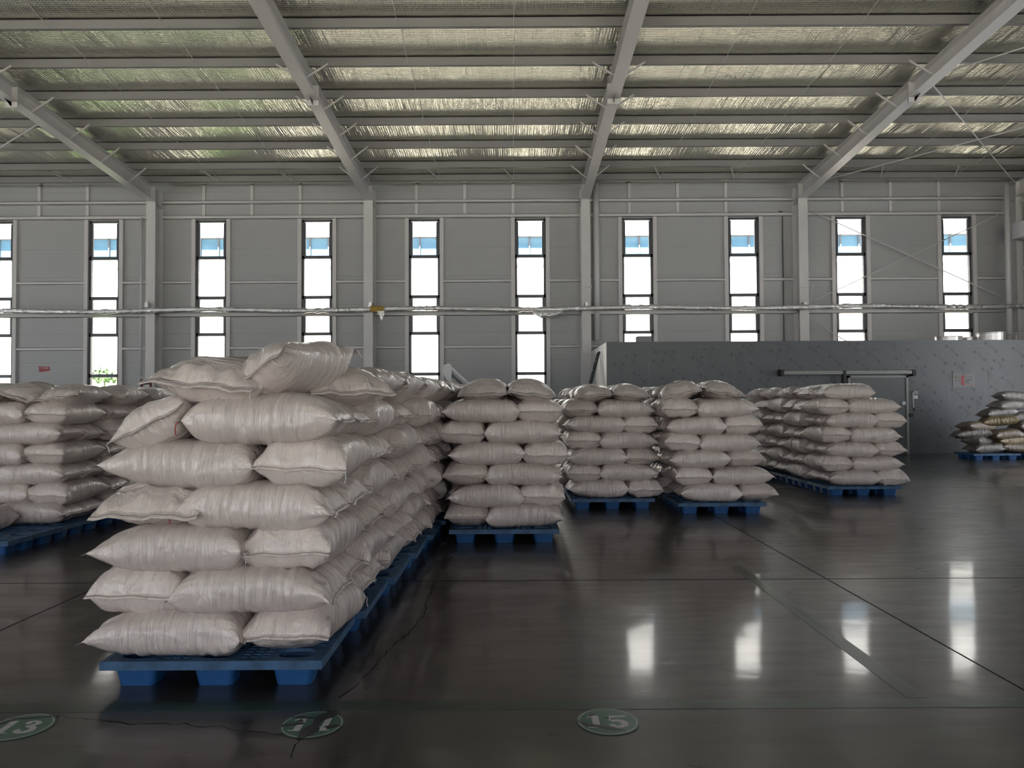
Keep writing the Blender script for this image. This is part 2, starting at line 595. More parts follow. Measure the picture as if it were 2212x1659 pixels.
def floor_number(text, cx, cy, label, wear):
    e = empty('floor_number_disc', (cx, cy, 0.0))
    tag(e, label, 'floor marking', 'numbered floor discs')
    rr = 0.150
    MB().prism(circle(0, 0, rr), 'z', 0.0017, 0.0026).build('disc', MGREEN, e)
    m = MB()
    for i in range(48):
        a, b = 2 * math.pi * i / 48, 2 * math.pi * (i + 1) / 48
        q = [(math.cos(a), math.sin(a)), (math.cos(b), math.sin(b))]
        r0, r1 = rr - .014, rr - .009
        m.add([(q[0][0] * r0, q[0][1] * r0, .003), (q[0][0] * r1, q[0][1] * r1, .003), (q[1][0] * r1, q[1][1] * r1, .003), (q[1][0] * r0, q[1][1] * r0, .003)], [(0, 1, 2, 3)])
    m.build('ring', MWHITE, e)
    s = 0.110
    for k, ch in enumerate(text):
        m = MB()
        for zi, poly in enumerate(DIG[ch]):
            x0 = -0.105 + k * 0.100
            m.prism([(x0 + p[0] * s, -0.072 + p[1] * s) for p in poly], 'z', 0.0027, 0.0031 + zi * 2e-5)
        m.build('numeral', MWHITE, e)
    for poly in wear:
        MB().prism(poly, 'z', 0.0030, 0.0042).build('worn_patch', FLOORPATCH, e)


floor_number('13', -2.36, 3.575, 'green floor disc with white number 13', [[(-.10, .09), (.10, .125), (.12, .118), (-.03, .085)], [(-.13, .03), (-.11, .02), (-.07, .07), (-.08, .08)]])
floor_number('14', -0.965, 3.585, 'badly torn green floor disc with white number 14',
             [[(-.03, -.155), (.0, -.15), (.05, -.07), (.03, .02), (.11, .12), (.05, .15), (-.01, .08), (.0, .0), (-.04, -.06)],
              [(-.14, -.03), (-.04, .0), (-.05, .02), (-.14, -.01)], [(-.12, .075), (-.02, .06), (.0, .075), (-.09, .09)],
              [(.09, -.05), (.14, -.02), (.13, -.005), (.06, -.03)], [(-.08, .02), (-.05, .03), (-.07, .06)]])
floor_number('15', 0.452, 3.600, 'scuffed green floor disc with white number 15', [[(-.148, .01), (-.10, -.03), (-.03, -.05), (.0, -.058), (.06, -.09), (.07, -.105), (-.03, -.078), (-.11, -.055)],
                                             [(-.09, .06), (-.06, .085), (-.055, .075), (-.08, .05)], [(-.015, .025), (.01, .05), (.01, .035)]])

# ------------------------------------------------------------------ window wall
GY = HY1                                    # inner plane of the window wall
COLX = [2.57 + 7.5 * k for k in range(-4, 3)]
WINX = []
for c in COLX[:-1]:
    WINX += [c + 1.87, c + 5.60]
WW = 1.08
Z = lambda py: at(1106, py, GY).z
WZ0, WZ1 = 0.95, Z(473)
TR = [Z(553.5), Z(640), Z(719), Z(807)]
ZTOP = 9.45
wb = MB()
xs = [HX0 - 0.2]
for x in WINX:
    xs += [x - WW / 2, x + WW / 2]
xs.append(HX1 + 0.2)
for i in range(0, len(xs), 2):
    wb.box(xs[i], xs[i + 1], GY, GY + 0.12, 0, ZTOP)
for x in WINX:
    wb.box(x - WW / 2, x + WW / 2, GY, GY + 0.12, 0, WZ0)
    wb.box(x - WW / 2, x + WW / 2, GY, GY + 0.12, WZ1, ZTOP)
struct(wb.build('wall_back', WALLM))

for k, x in enumerate(WINX):
    e = struct(empty('window_%d' % (k + 1), (x, GY, WZ0)))
    fr = MB()
    h = WZ1 - WZ0
    a = WW / 2
    ft = 0.075
    for s in (-1, 1):
        x0, x1 = sorted((s * a, s * (a - ft)))
        fr.box(x0, x1, -0.02, 0.10, 0, h)
    fr.box(-a, a, -0.02, 0.10, 0, ft)
    fr.box(-a, a, -0.02, 0.10, h - ft, h)
    for z in TR:
        fr.box(-a, a, -0.02, 0.10, z - WZ0 - 0.055, z - WZ0 + 0.055)
    fr.build('window_frame', DARKF, e)
    sf = MB()                                    # opening sash frames, second and third field
    for (za, zb) in ((TR[1], TR[2]), (TR[0], WZ1 - ft + 0.03)):
        lo, hi = min(za, zb) - WZ0 + 0.05, max(za, zb) - WZ0 - 0.05
        for s in (-1, 1):
            x0, x1 = sorted((s * (a - ft), s * (a - ft - 0.05)))
            sf.box(x0, x1, -0.01, 0.06, lo, hi)
    sf.build('window_sash', DARKF, e)
    MB().box(-a + ft, a - ft, 0.04, 0.046, ft, h - ft).build('window_pane', GLASS, e)
    for s in (-1, 1):
        x0, x1 = sorted((s * (a + 0.005), s * (a + 0.14)))
        MB().box(x0, x1, -0.10, 0.0, -WZ0, h + 0.06).build('window_jamb', STEEL, e)

# girts between columns
def girt(x0, x1, py, h, d=0.12, mat=STEEL):
    z = Z(py)
    m = MB()
    m.box(x0, x1, GY - d, GY - d + 0.012, z - h / 2, z + h / 2)
    m.box(x0, x1, GY - d, GY, z + h / 2 - 0.012, z + h / 2)
    m.box(x0, x1, GY - d, GY, z - h / 2, z - h / 2 + 0.012)
    return struct(m.build('wall_girt', mat))


for i in range(len(COLX) - 1):
    a, b = COLX[i] + 0.17, COLX[i + 1] - 0.17
    girt(a, b, 436.5, 0.10, 0.20)
    girt(a, b, 467.5, 0.12, 0.13)
    girt(a, b, 677, 0.16, 0.26)
    w1, w2 = COLX[i] + 1.87, COLX[i] + 5.60
    for (p, q) in ((a, w1 - 0.68), (w1 + 0.68, w2 - 0.68), (w2 + 0.68, b)):
        for py in (607, 749, 905):
            girt(p, q, py, 0.10, 0.09)
    for dx in (1.60, 3.30, 5.00 + 0.0, 6.6 - 0.35):
        x = COLX[i] + dx
        if dx > 6:
            continue
        struct(MB().box(x - 0.05, x + 0.05, GY - 0.07, GY - 0.001, Z(467) + 0.06, Z(398)).build('wall_post', STEEL))

# columns
CF = 25.4                                     # front flange plane
for x in COLX:
    m = MB()
    m.box(x - 0.16, x + 0.16, CF, CF + 0.016, 0, 8.50)
    m.box(x - 0.16, x + 0.16, GY - 0.030, GY - 0.012, 0, 8.95)
    m.box(x - 0.006, x + 0.006, CF + 0.016, GY - 0.030, 0, 8.6)
    struct(m.build('steel_column', STEEL))

# ------------------------------------------------------------------ roof
SL = 0.060
zp = lambda y: 9.07 + SL * (25.0 - y)          # underside of purlins
PH = 0.22
PUR = [25.0] + [23.85 - 1.615 * k for k in range(0, 36)]
for y in PUR:
    if y < HY0:
        continue
    z = zp(y)
    m = MB()
    m.box(HX0, HX1, y, y + 0.014, z, z + PH)
    m.box(HX0, HX1, y - 0.02, y + 0.07, z, z + 0.012)
    m.box(HX0, HX1, y, y + 0.07, z + PH - 0.012, z + PH)
    struct(m.build('roof_purlin', STEELB))
rz = lambda y: zp(y) + PH + 0.012
struct(MB().loft([[(HX0, HY0, rz(HY0)), (HX1, HY0, rz(HY0)), (HX1, HY0, rz(HY0) + 0.15), (HX0, HY0, rz(HY0) + 0.15)],
                  [(HX0, HY1 + 0.3, rz(HY1 + 0.3)), (HX1, HY1 + 0.3, rz(HY1 + 0.3)), (HX1, HY1 + 0.3, rz(HY1 + 0.3) + 0.15), (HX0, HY1 + 0.3, rz(HY1 + 0.3) + 0.15)]]).build('ceiling', FOIL))


def raf_bot(y):
    if y > 18.3:
        return 9.07 + (25.4 - y) * 0.0 - (y - 18.3) * (9.07 - 8.52) / 7.1
    return 9.07 + (18.3 - y) * 0.083


for x in COLX:
    m = MB()
    bw = 0.15
    ys = [25.4, 18.3, HY0 + 0.1]
    for (ya, yb) in ((ys[0], ys[1]), (ys[1], ys[2])):
        za, zb = raf_bot(ya), raf_bot(yb)
        if yb == ys[2]:
            zb = min(zb, zp(yb) - 0.22)
        for (w, fa, fb, ta, tb) in ((bw, za, zb, za + .016, zb + .016), (bw, zp(ya) - .016, zp(yb) - .016, zp(ya), zp(yb)),
                                    (.005, za + .016, zb + .016, zp(ya) - .016, zp(yb) - .016)):
            m.loft([[(x - w, ya, fa), (x + w, ya, fa), (x + w, ya, ta), (x - w, ya, ta)],
                    [(x - w, yb, fb), (x + w, yb, fb), (x + w, yb, tb), (x - w, yb, tb)]])
    # knee over the column and its stiffeners
    m.loft([[(x - .005, 25.4, 8.52), (x + .005, 25.4, 8.52), (x + .005, 25.4, zp(25.4)), (x - .005, 25.4, zp(25.4))],
            [(x - .005, 25.95, 8.42), (x + .005, 25.95, 8.42), (x + .005, 25.95, zp(25.95)), (x - .005, 25.95, zp(25.95))]])
    m.loft([[(x - bw, 25.4, 8.505), (x + bw, 25.4, 8.505), (x + bw, 25.4, 8.52), (x - bw, 25.4, 8.52)],
            [(x - bw, 25.95, 8.405), (x + bw, 25.95, 8.405), (x + bw, 25.95, 8.42), (x - bw, 25.95, 8.42)]])
    m.box(x - bw, x + bw, 25.40, 25.416, 8.52, zp(25.4))
    m.box(x - bw, x + bw, 25.935, 25.95, 8.42, zp(25.95))
    rafter = struct(m.build('roof_beam', STEEL))
    sp = MB()
    z0 = raf_bot(18.3)
    for dy in (-0.03, 0.005):
        sp.box(x - 0.15, x + 0.15, 18.3 + dy, 18.3 + dy + 0.022, z0 - 0.12, zp(18.3) - 0.02)
    for sx in (-1, 1):
        sp.loft([[(x - .004, 18.0, z0 - .0), (x + .004, 18.0, z0), (x + .004, 18.27, z0), (x - .004, 18.27, z0)],
                 [(x - .004, 18.25, z0 - .11), (x + .004, 18.25, z0 - .11), (x + .004, 18.27, z0 - .11), (x - .004, 18.27, z0 - .11)]])
    sp.build('splice_plate', STEEL, rafter)
    for y in PUR[1:]:
        if y < 8 or 15.2 < y < 16.2:
            continue
        for s in (-1, 1):
            if x + s * 0.6 < HX0 or x + s * .6 > HX1:
                continue
            MB().bar((x + s * 0.03, y - 0.05, raf_bot(y) + 0.05), (x + s * 0.62, y - 0.035, zp(y) + 0.04), 0.035, 0.035).build('fly_brace', STEEL, rafter)

# sag rods between the purlins
for i in range(len(COLX) - 1):
    for fx in (2.5, 5.0):
        x = COLX[i] + fx
        for k in range(len(PUR) - 1):
            y0, y1 = PUR[k], PUR[k + 1]
            if y1 < 12.5:
                break
            struct(MB().tube([(x, y0 - 0.01, zp(y0) + 0.04), (x + 0.05, y1 + 0.03, zp(y1) + 0.17)], 0.006, 6).build('roof_sag_rod', STEEL))
        struct(MB().bar((x, 24.98, zp(25.0) + 0.03), (x - 0.45, 23.9, zp(23.85) + 0.15), 0.03, 0.03).build('roof_sag_rod', STEEL))

# roof and wall cross bracing in the end bay
def rod(a, b, r=0.018, name='bracing_rod'):
    return struct(MB().tube([a, b], r, 6).build(name, STEEL))


xa, xb = COLX[-2] + 0.15, COLX[-1] - 0.2
rod((xa, 18.0, zp(18.0) - 0.05), (xb, 25.3, zp(25.3) - 0.12))
rod((xa, 25.2, zp(25.2) - 0.12), (xb, 18.0, zp(18.0) - 0.05))
rod((xa, 11.0, zp(11.0) - 0.05), (xb, 17.9, zp(17.9) - 0.1))
rod((xa, 17.9, zp(17.9) - 0.1), (xb, 11.0, zp(11.0) - 0.05))
p = at(1757, 458, 25.7); q = at(2178, 648, 25.7); rod(p, q)
p = at(1757, 650, 25.66); q = at(2160, 462, 25.66); rod(p, q)
p = at(1757, 695, 25.7); q = at(1830, 738, 25.7); rod(p, q)
rod((COLX[0] + 7.6, 25.2, zp(25.2) - .12), (COLX[1] + 7.3, 20.0, zp(20.0) - .05))

# side walls, rear wall, with unseen door openings added for the fill lamps
zt = lambda y: rz(y) + 0.02
def side_wall(name, x0, x1, doors):
    m = MB()
    ys = [HY0] + [v for d in doors for v in d] + [HY1]
    for i in range(len(ys) - 1):
        z0 = 5.4 if i % 2 else 0.0
        m.prism([(ys[i], z0), (ys[i + 1], z0), (ys[i + 1], zt(ys[i + 1])), (ys[i], zt(ys[i]))], 'x', x0, x1)
    return struct(m.build(name, WALLM))


side_wall('wall_left', HX0 - 0.15, HX0, LDOORS)
side_wall('wall_right', HX1, HX1 + 0.15, RDOORS)
rb = MB()
ex = [HX0]
for d in DOORS:
    ex += [d - 2.9, d + 2.9]
ex.append(HX1)
for i in range(0, len(ex), 2):
    rb.box(ex[i], ex[i + 1], HY0 - 0.15, HY0, 0, zt(HY0))
for d in DOORS:
    rb.box(d - 2.9, d + 2.9, HY0 - 0.15, HY0, 6.4, zt(HY0))
struct(rb.build('wall_rear', WALLM))

# gable wall details by the corner
for y in (24.6, 21.5):
    struct(MB().box(HX1 - 0.16, HX1 - 0.001, y - 0.1, y + 0.1, 0, zp(y) - 0.1).build('gable_post', STEEL))
for z in (8.35, 6.0):
    struct(MB().box(HX1 - 0.09, HX1 - 0.001, 21.6, 25.9, z - 0.05, z + 0.05).build('wall_girt', STEEL))

# ------------------------------------------------------------------ outside
gr = struct(MB().box(-60, 60, GY + 0.5, 75, -0.3, -0.05).build('outside_ground', PAVING))
struct(MB().box(-60, 60, HY0 - 40, HY0 - 0.35, -0.3, -0.05).build('outside_yard', PAVING))
FY = 40.0
fb = empty('factory_building', (0, FY, 0))
tag(fb, 'white panelled factory building with a blue window band, seen through the tall windows', 'building')
B0 = at(1106, 508, FY).z
B1 = at(1106, 560, FY).z
MB().box(-45, 45, 0, 6, 2.95, B1 - 0.0).build('facade_wall', FACADE, fb)
MB().box(-45, 45, 0, 6, B0, 14.0).build('facade_wall', FACADE, fb)
MB().box(-45, 45, 0, 6, 0, 2.949).build('brick_plinth', BRICKM, fb)
MB().box(-45, 45, -0.12, 0, B1 - 0.28, B1 - 0.12).build('facade_sill', FACADE, fb)
MB().box(-45, 45, 0.35, 0.40, B1, B0).build('window_band_glass', BGLASS, fb)
m = MB()
for k in range(-45, 46):
    m.box(k * 1.0 - 0.035, k * 1.0 + 0.035, 0.28, 0.35, B1, B0)
m.box(-45, 45, 0.28, 0.35, B1, B1 + 0.05)
m.box(-45, 45, 0.28, 0.35, B0 - 0.05, B0)
m.build('window_band_frame', FTRIM, fb)
m = MB()
for k in range(-150, 151):
    m.box(k * 0.3 - 0.012, k * 0.3 + 0.012, -0.006, 0.0, 2.95, B1 - 0.3)
m.build('panel_groove', FGROOVE, fb)

gb = MB()
rnd = random.Random(3)
rows = []
for j in range(9):
    r = []
    for i in range(40):
        u, v = i / 39, j / 8
        r.append((-26.5 + 13 * u, 34 + 5.5 * v, -0.1 + 2.55 * math.sin(math.pi * min(v * 0.62, 1)) * min(1, 6 * u, 6 * (1 - u)) + rnd.uniform(-.06, .06)))
    rows.append(r)
gb.loft(rows, cap=False, closed=False)
tag(gb.build('grass', GRASS, smooth=True), kind='stuff')
for bx in (-20.4,):
    m = MB()
    for k in range(220):
        a, b_ = rnd.uniform(0, 6.28), rnd.uniform(0, 1)
        rr = rnd.uniform(0.2, 0.9)
        c = Vector((bx + rr * math.cos(a), 37.0 + rr * math.sin(a) * .6, 2.62 + b_ * 0.9 * (1.1 - rr)))
        s = 0.09
        t = Vector((rnd.uniform(-1, 1), rnd.uniform(-1, 1), rnd.uniform(-1, 1))).normalized() * s
        w = t.cross(Vector((0.3, 1, 0.2))).normalized() * s * 0.6
        m.add([c - t, c + w, c + t, c - w], [(0, 1, 2, 3)])
    m.tube([(bx, 37, 1.6), (bx + .05, 37, 2.9)], 0.03, 6)
    tag(m.build('bush', BUSH), 'sparse green bush on the grass bank outside the window', 'bush')

# ------------------------------------------------------------------ foil wrapped pipe and its fittings
pz = lambda px: at(px, {0: 671}.get(px, 665), 25.15)
pts = []
for i in range(0, 471):
    x = HX0 + 0.1 + (HX1 - HX0 - 0.2) * i / 470
    sag = 0.03 * math.sin((x - 2.57) / 7.5 * 2 * math.pi)
    pts.append((x, 25.1, at(1106, 665.5, 25.1).z + sag - 0.02))
rr = [0.082 + random.uniform(-.018, .018) for _ in pts]
pipe = MB().tube(pts, rr, 12).build('foil_wrapped_pipe', PFOIL, smooth=False)
tag(pipe, 'long silver foil wrapped pipe running across the columns and windows', 'pipe')
c = at(818, 668, 25.1)
t = MB().tube([(c.x - .28, c.y - .0, c.z + .02), (c.x, c.y, c.z + .0), (c.x + .18, c.y, c.z)], [.105, .115, .10], 12).build('torn_insulation', YFOAM, pipe, True)
m = MB()
m.loft([[(c.x - .05, c.y - .1, c.z - .08), (c.x + .22, c.y - .1, c.z - .06), (c.x + .22, c.y - .06, c.z - .06), (c.x - .05, c.y - .06, c.z - .08)],
        [(c.x + .06, c.y - .13, c.z - .25), (c.x + .20, c.y - .12, c.z - .22), (c.x + .20, c.y - .09, c.z - .22), (c.x + .06, c.y - .1, c.z - .25)],
        [(c.x + .10, c.y - .1, c.z - .40), (c.x + .14, c.y - .1, c.z - .36), (c.x + .14, c.y - .08, c.z - .36), (c.x + .10, c.y - .08, c.z - .40)]])
m.build('hanging_foil_flap', PFOIL, pipe)
c = at(1182, 672, 25.1)
m = MB()
lp = []
for i in range(14):
    u = i / 13
    lp.append((c.x - .50 + 1.0 * u, c.y - .06, c.z - .02 - 0.10 * math.sin(math.pi * u) + random.uniform(-.02, .02)))
m.tube(lp, [0.03 + 0.10 * max(0.0, math.sin(math.pi * i / 13)) ** 0.6 + random.uniform(-.015, .015) for i in range(14)], 10)
m.build('loose_foil_bulge', PFOIL, pipe)


def hanger(px, label):
    a = at(px, 620, 25.38)
    e = empty('pipe_hanger', (a.x, 25.38, a.z))
    tag(e, label, 'pipe hanger', 'pipe hangers on columns')
    MB().box(-0.14, 0.20, -0.02, 0.02, -0.03, 0.01).build('bracket', STEEL, e)
    MB().box(0.12, 0.17, -0.30, 0.02, -0.03, 0.0).build('arm', STEEL, e)
    MB().tube([(0.14, -0.28, -0.02), (0.03, -0.28, -0.68)], 0.012, 6).build('hanger_rod', STEEL, e)
    return e


hanger(1266, 'pipe hanger on the column behind the centre row')
hanger(1740, 'pipe hanger on the column above the cold room')
# valve clamps where the pipe passes columns
for px, t_ in ((318, 'column beside the long front row'), (800, 'column by the torn yellow insulation'), (1268, 'column beside the cold room corner'), (1738, 'column above the cold room roof')):
    a = at(px, 655, 25.25)
    m = MB().box(a.x - .06, a.x + .06, 25.17, 25.39, a.z - .14, a.z + .02)
    m.tube([(a.x, 25.27, a.z + .02), (a.x, 25.27, a.z + .12)], 0.02, 6)
    tag(m.build('pipe_clamp', ALU), 'small metal pipe clamp on the ' + t_, 'clamp', 'pipe clamps')

# downpipes
def vpipe(px, y0, y1, Y, r, label):
    a, b = at(px, y0, Y), at(px, y1, Y)
    return tag(MB().tube([(a.x, Y, b.z), (a.x, Y, a.z)], r, 16).build('drain_pipe', PIPEP, smooth=True), label, 'drain pipe')


o = vpipe(1287, 395, 735, 25.8, 0.11, 'white drain pipe beside the column at the cold room corner')
o2 = vpipe(2174, 400, 735, 25.2, 0.09, 'thick white drain pipe in the corner by the end wall')
vpipe(306, 470, 812, 25.8, 0.035, 'thin white pipe on the column behind the long front row')
a = at(1689, 458, GY)
tag(MB().tube([(a.x - .12, GY - .03, a.z + .03), (a.x, GY - .03, a.z), (a.x, GY - .03, 3.3)], 0.02, 6).build('wall_conduit', INK), 'thin dark conduit running down the wall above the cold room', 'conduit')
a = at(2206, 496, 24.8)
tag(MB().box(a.x - .12, a.x + .35, 24.6, 25.1, a.z - .28, a.z + .26).build('wall_heater_unit', PAPER, bevel=.01), 'white box unit mounted high on the end wall', 'wall unit')

# red notice card on the wall
a = at(96, 797, GY)
nt = empty('notice_card', (a.x, GY - 0.006, a.z))
tag(nt, 'small crooked red notice with white characters on the wall', 'notice')
MB().prism([(-.18, -.10), (.0, -.095), (.20, -.055), (.175, .085), (.0, .075), (-.19, .10)], 'y', -0.006, 0.0).build('card', RED, nt)


def glyph(m, ox, oz, s, strokes, y):
    for (x0, z0, x1, z1) in strokes:
        dx, dz = x1 - x0, z1 - z0
        L_ = math.hypot(dx, dz) or 1
        nx, nz = -dz / L_ * 0.055, dx / L_ * 0.055
        poly = [(ox + s * (x0 + nx), oz + s * (z0 + nz)), (ox + s * (x0 - nx), oz + s * (z0 - nz)), (ox + s * (x1 - nx), oz + s * (z1 - nz)), (ox + s * (x1 + nx), oz + s * (z1 + nz))]
        m.prism(poly, 'y', y - 0.002, y)


G_BU = [(.05, .9, .95, .9), (.5, .9, .08, .35), (.5, .65, .5, 0), (.6, .6, .92, .35)]
G_HE = [(.5, 1, .05, .6), (.5, 1, .95, .6), (.3, .6, .7, .6), (.2, .4, .8, .4), (.2, .4, .2, 0), (.8, .4, .8, 0), (.2, .02, .8, .02)]
G_GE = [(.0, .7, .4, .7), (.2, 1, .2, 0), (.2, .6, .0, .3), (.2, .6, .4, .4), (.6, 1, .45, .7), (.55, .88, .9, .88), (.9, .88, .5, .45), (.6, .75, 1, .45), (.55, .38, .9, .38), (.55, .38, .55, 0), (.9, .38, .9, 0), (.55, .02, .9, .02)]
G_QU = [(.05, .95, .95, .95), (.08, .95, .08, .03), (.08, .03, .97, .03), (.8, .8, .25, .2), (.25, .75, .8, .22)]
m = MB()
for k, g in enumerate((G_BU, G_HE, G_GE, G_QU)):
    glyph(m, -.15 + k * .082, .0 - k * .002, .062, g, -.0062)
m.build('characters', PAPER, nt)

# ------------------------------------------------------------------ cold room
CY = 21.2
tl = at(1310, 738, CY)
CX0 = tl.x
CH = at(1800, 736, CY).z
cr = struct(empty('cold_room_wall_block', (CX0, CY, 0)))
MB().box(0, HX1 - 0.2 - CX0, 0, 0.10, 0, CH).build('wall_panel_front', CRW, cr)
MB().box(0, 0.10, 0.10, 4.15, 0, CH).build('wall_panel_side', CRSIDE, cr)
MB().box(0.10, HX1 - 0.2 - CX0, 0.10, 4.15, CH - 0.12, CH).build('wall_panel_top', CRSIDE, cr)
m = MB()
for k in range(1, 12):
    m.box(k * 1.215 - 0.006, k * 1.215 + 0.006, -0.002, 0, 0, CH - 0.16)
m.box(0, HX1 - 0.2 - CX0, -0.002, 0, CH - 0.165, CH - 0.155)
m.build('panel_seam', SEAML, cr)
m = MB()
ax_, az_ = 0.477, 0.113
bx_, bz_ = 0.49, -0.52
Wc = HX1 - 0.25 - CX0


def flower(cx, cz, r):
    n = 20
    pl = [(cx + r * (1 + 0.22 * math.cos(2 * math.pi * i / n * 7)) * math.cos(2 * math.pi * i / n), cz + r * (1 + 0.22 * math.cos(2 * math.pi * i / n * 7)) * math.sin(2 * math.pi * i / n)) for i in range(n)]
    if min(p[0] for p in pl) < 0.02 or max(p[0] for p in pl) > Wc or min(p[1] for p in pl) < 0.05 or max(p[1] for p in pl) > CH - 0.03:
        return
    m.add([(p[0], -0.0022, p[1]) for p in pl], [tuple(range(n))])


def slash(x0, z0, x1, z1, w=.008):
    if min(x0, x1) < .03 or max(x0, x1) > Wc or min(z0, z1) < .05 or max(z0, z1) > CH - .03:
        return
    m.add([(x0 - w, -0.0022, z0), (x0 + w, -0.0022, z0), (x1 + w, -0.0022, z1), (x1 - w, -0.0022, z1)], [(0, 1, 2, 3)])


for j in range(-2, 9):
    for i in range(-4, 40):
        cx = i * .56 + j * .23
        cz = CH - .15 - j * .50 + i * .045 - (.30 if i % 2 else 0)
        if not (0 < cx < Wc and 0 < cz < CH):
            continue
        if (i + j) % 2:
            flower(cx, cz, 0.043)
            flower(cx + 0.25, cz + 0.02, 0.043)
            flower(cx + 0.15, cz - 0.27, 0.020)
            for q in (0, .035, .085):
                slash(cx + .09 + q, cz - .02 - q * .4, cx + .215 + q, cz - .25 + q * .5)
        else:
            flower(cx, cz, 0.043)
            flower(cx + 0.29, cz - 0.24, 0.043)
            flower(cx + 0.13, cz + 0.10, 0.020)
            for q in (0, .03):
                slash(cx + .08 + q, cz - .03, cx + .24 + q, cz - .21)
m.build('film_print', FILMP, cr)


def crp(px, py):
    p = at(px, py, CY)
    return p.x, p.z


# sliding door assembly
x0, z1 = crp(1828, 812)
x1, _ = crp(1957, 812)
dr = empty('cold_room_sliding_door', ((x0 + x1) / 2, CY, 0))
tag(dr, 'grey sliding cold room door in a pale metal frame with overhead track', 'sliding door')
hw = (x1 - x0) / 2
MB().box(-hw + 0.06, hw - 0.06, -0.09, -0.004, 0.05, z1 - 0.05).build('door_leaf', CRDOOR, dr)
m = MB()
m.box(-hw, -hw + 0.06, -0.12, -0.003, 0, z1)
m.box(hw - 0.06, hw, -0.12, -0.003, 0, z1)
m.box(-hw, hw, -0.12, -0.003, z1 - 0.06, z1)
m.build('door_frame', CRTRIM, dr)
ta = crp(1688, 811)
tb = crp(1962, 800)
m = MB().box(ta[0] - dr.location.x, tb[0] - dr.location.x, -0.22, -0.003, ta[1] + .02, tb[1] - 0.01)
m.build('overhead_track', CRTRIM, dr)
for px in (1684, 1966):
    q = crp(px, 806)
    MB().box(q[0] - dr.location.x - .045, q[0] - dr.location.x + .045, -0.24, -0.003, q[1] - .09, q[1] + .09).build('track_end_cap', BLACK, dr)
q = crp(1817, 820)
MB().box(q[0] - dr.location.x - .04, q[0] - dr.location.x + .04, -0.235, -0.13, q[1] - .45, q[1] + .25).build('hanger_bracket', BLACK, dr)
q = crp(1948, 871)
MB().box(q[0] - dr.location.x - .05, q[0] - dr.location.x + .05, -0.13, -0.09, q[1] - .05, q[1] + .05).build('latch', PAPER, dr)
m = MB()
a, b = crp(1965, 848), crp(1968, 888)
MB().tube([(a[0] - dr.location.x, -.16, a[1]), (b[0] - dr.location.x, -.16, b[1])], 0.014, 8).build('pull_bar', PAPER, dr)
MB().tube([(b[0] - dr.location.x, -.16, b[1] + .10), (b[0] - dr.location.x, -.16, b[1])], 0.02, 8).build('bar_grip', BLACK, dr)
q = crp(1977, 850)
sb = empty('switch_box', (q[0], CY, q[1]))
tag(sb, 'small grey switch box on the panel beside the sliding door', 'switch')
MB().box(-.08, .06, -.05, 0, -.02, .07).build('upper_box', CRTRIM, sb)
MB().box(-.06, .05, -.04, 0, -.15, -.05).build('lower_box', PAPER, sb)
q = crp(1966, 897)
tag(MB().box(q[0] - .05, q[0] + .05, CY - .08, CY, q[1] - .05, q[1] + .05).build('door_stop', BLACK), 'small black bumper on the cold room panel at the door edge', 'bumper')

# sign on the cold room
a, b = crp(2058, 836), crp(2105, 805)
sg = empty('safety_sign', ((a[0] + b[0]) / 2, CY, (a[1] + b[1]) / 2))
tag(sg, 'white rectangular safety sign with a red vertical stripe on the panel wall', 'sign')
sw, sh = (b[0] - a[0]) / 2, (b[1] - a[1]) / 2
MB().box(-sw, sw, -0.012, -0.002, -sh, sh).build('sign_plate', SIGNW, sg)
U = lambda u: -sw + 2 * sw * u
V = lambda v: sh - 2 * sh * v
def patch(n_, u0, u1, v0, v1, mt):
    MB().box(U(u0), U(u1), -0.0135, -0.012, V(v1), V(v0)).build(n_, mt, sg)


patch('red_stripe', .375, .52, .19, .88, RED)
m = MB()
for v0, v1 in ((.28, .33), (.36, .47), (.52, .60), (.66, .74)):
    m.box(U(.43), U(.465), -0.0137, -0.0135, V(v1), V(v0))
m.build('stripe_marks', PINKINK, sg)
m = MB()
for (u0, u1, v) in ((.40, .62, .08), (.56, .62, .28), (.66, .90, .27), (.58, .92, .46), (.58, .80, .53), (.58, .72, .60), (.58, .74, .70)):
    m.box(U(u0), U(u1), -0.0135, -0.012, V(v + .035), V(v))
m.build('text_lines', INK, sg)
m = MB()
for v in (.77, .83):
    m.box(U(.57), U(.93), -0.0135, -0.012, V(v + .035), V(v))
m.build('text_lines', PINKINK, sg)
m = MB()
for (u0, u1, v0, v1) in ((.07, .20, .21, .26), (.07, .20, .29, .33), (.08, .19, .36, .40), (.25, .33, .36, .40), (.27, .31, .22, .28), (.13, .19, .50, .60), (.24, .29, .50, .60)):
    m.box(U(u0), U(u1), -0.0135, -0.012, V(v1), V(v0))
m.build('small_symbols', OLIVE, sg)

# on top of the cold room
a = at(1390, 737, CY + .6)
tag(MB().box(a.x - .20, a.x + .20, CY + .4, CY + .8, CH, CH + .20).build('grey_box', CARD), 'small grey box on the cold room roof in front of a window', 'box')


def drum(px, w, h, Y, label):
    a = at(px, 736, Y)
    r = w / 2
    prof = [(r * .98, 0), (r, .02), (r, h - .03), (r * 1.03, h - .02), (r * 1.03, h), (r * .97, h), (r * .97, .03)]
    m = MB()
    m.loft([[(a.x + q[0] * math.cos(2 * math.pi * k / 32), Y + q[0] * math.sin(2 * math.pi * k / 32), CH + .012 + q[1]) for k in range(32)] for q in prof], cap=True)
    return tag(m.build('metal_drum', ALU, smooth=False), label, 'metal drum', 'drums on the cold room')


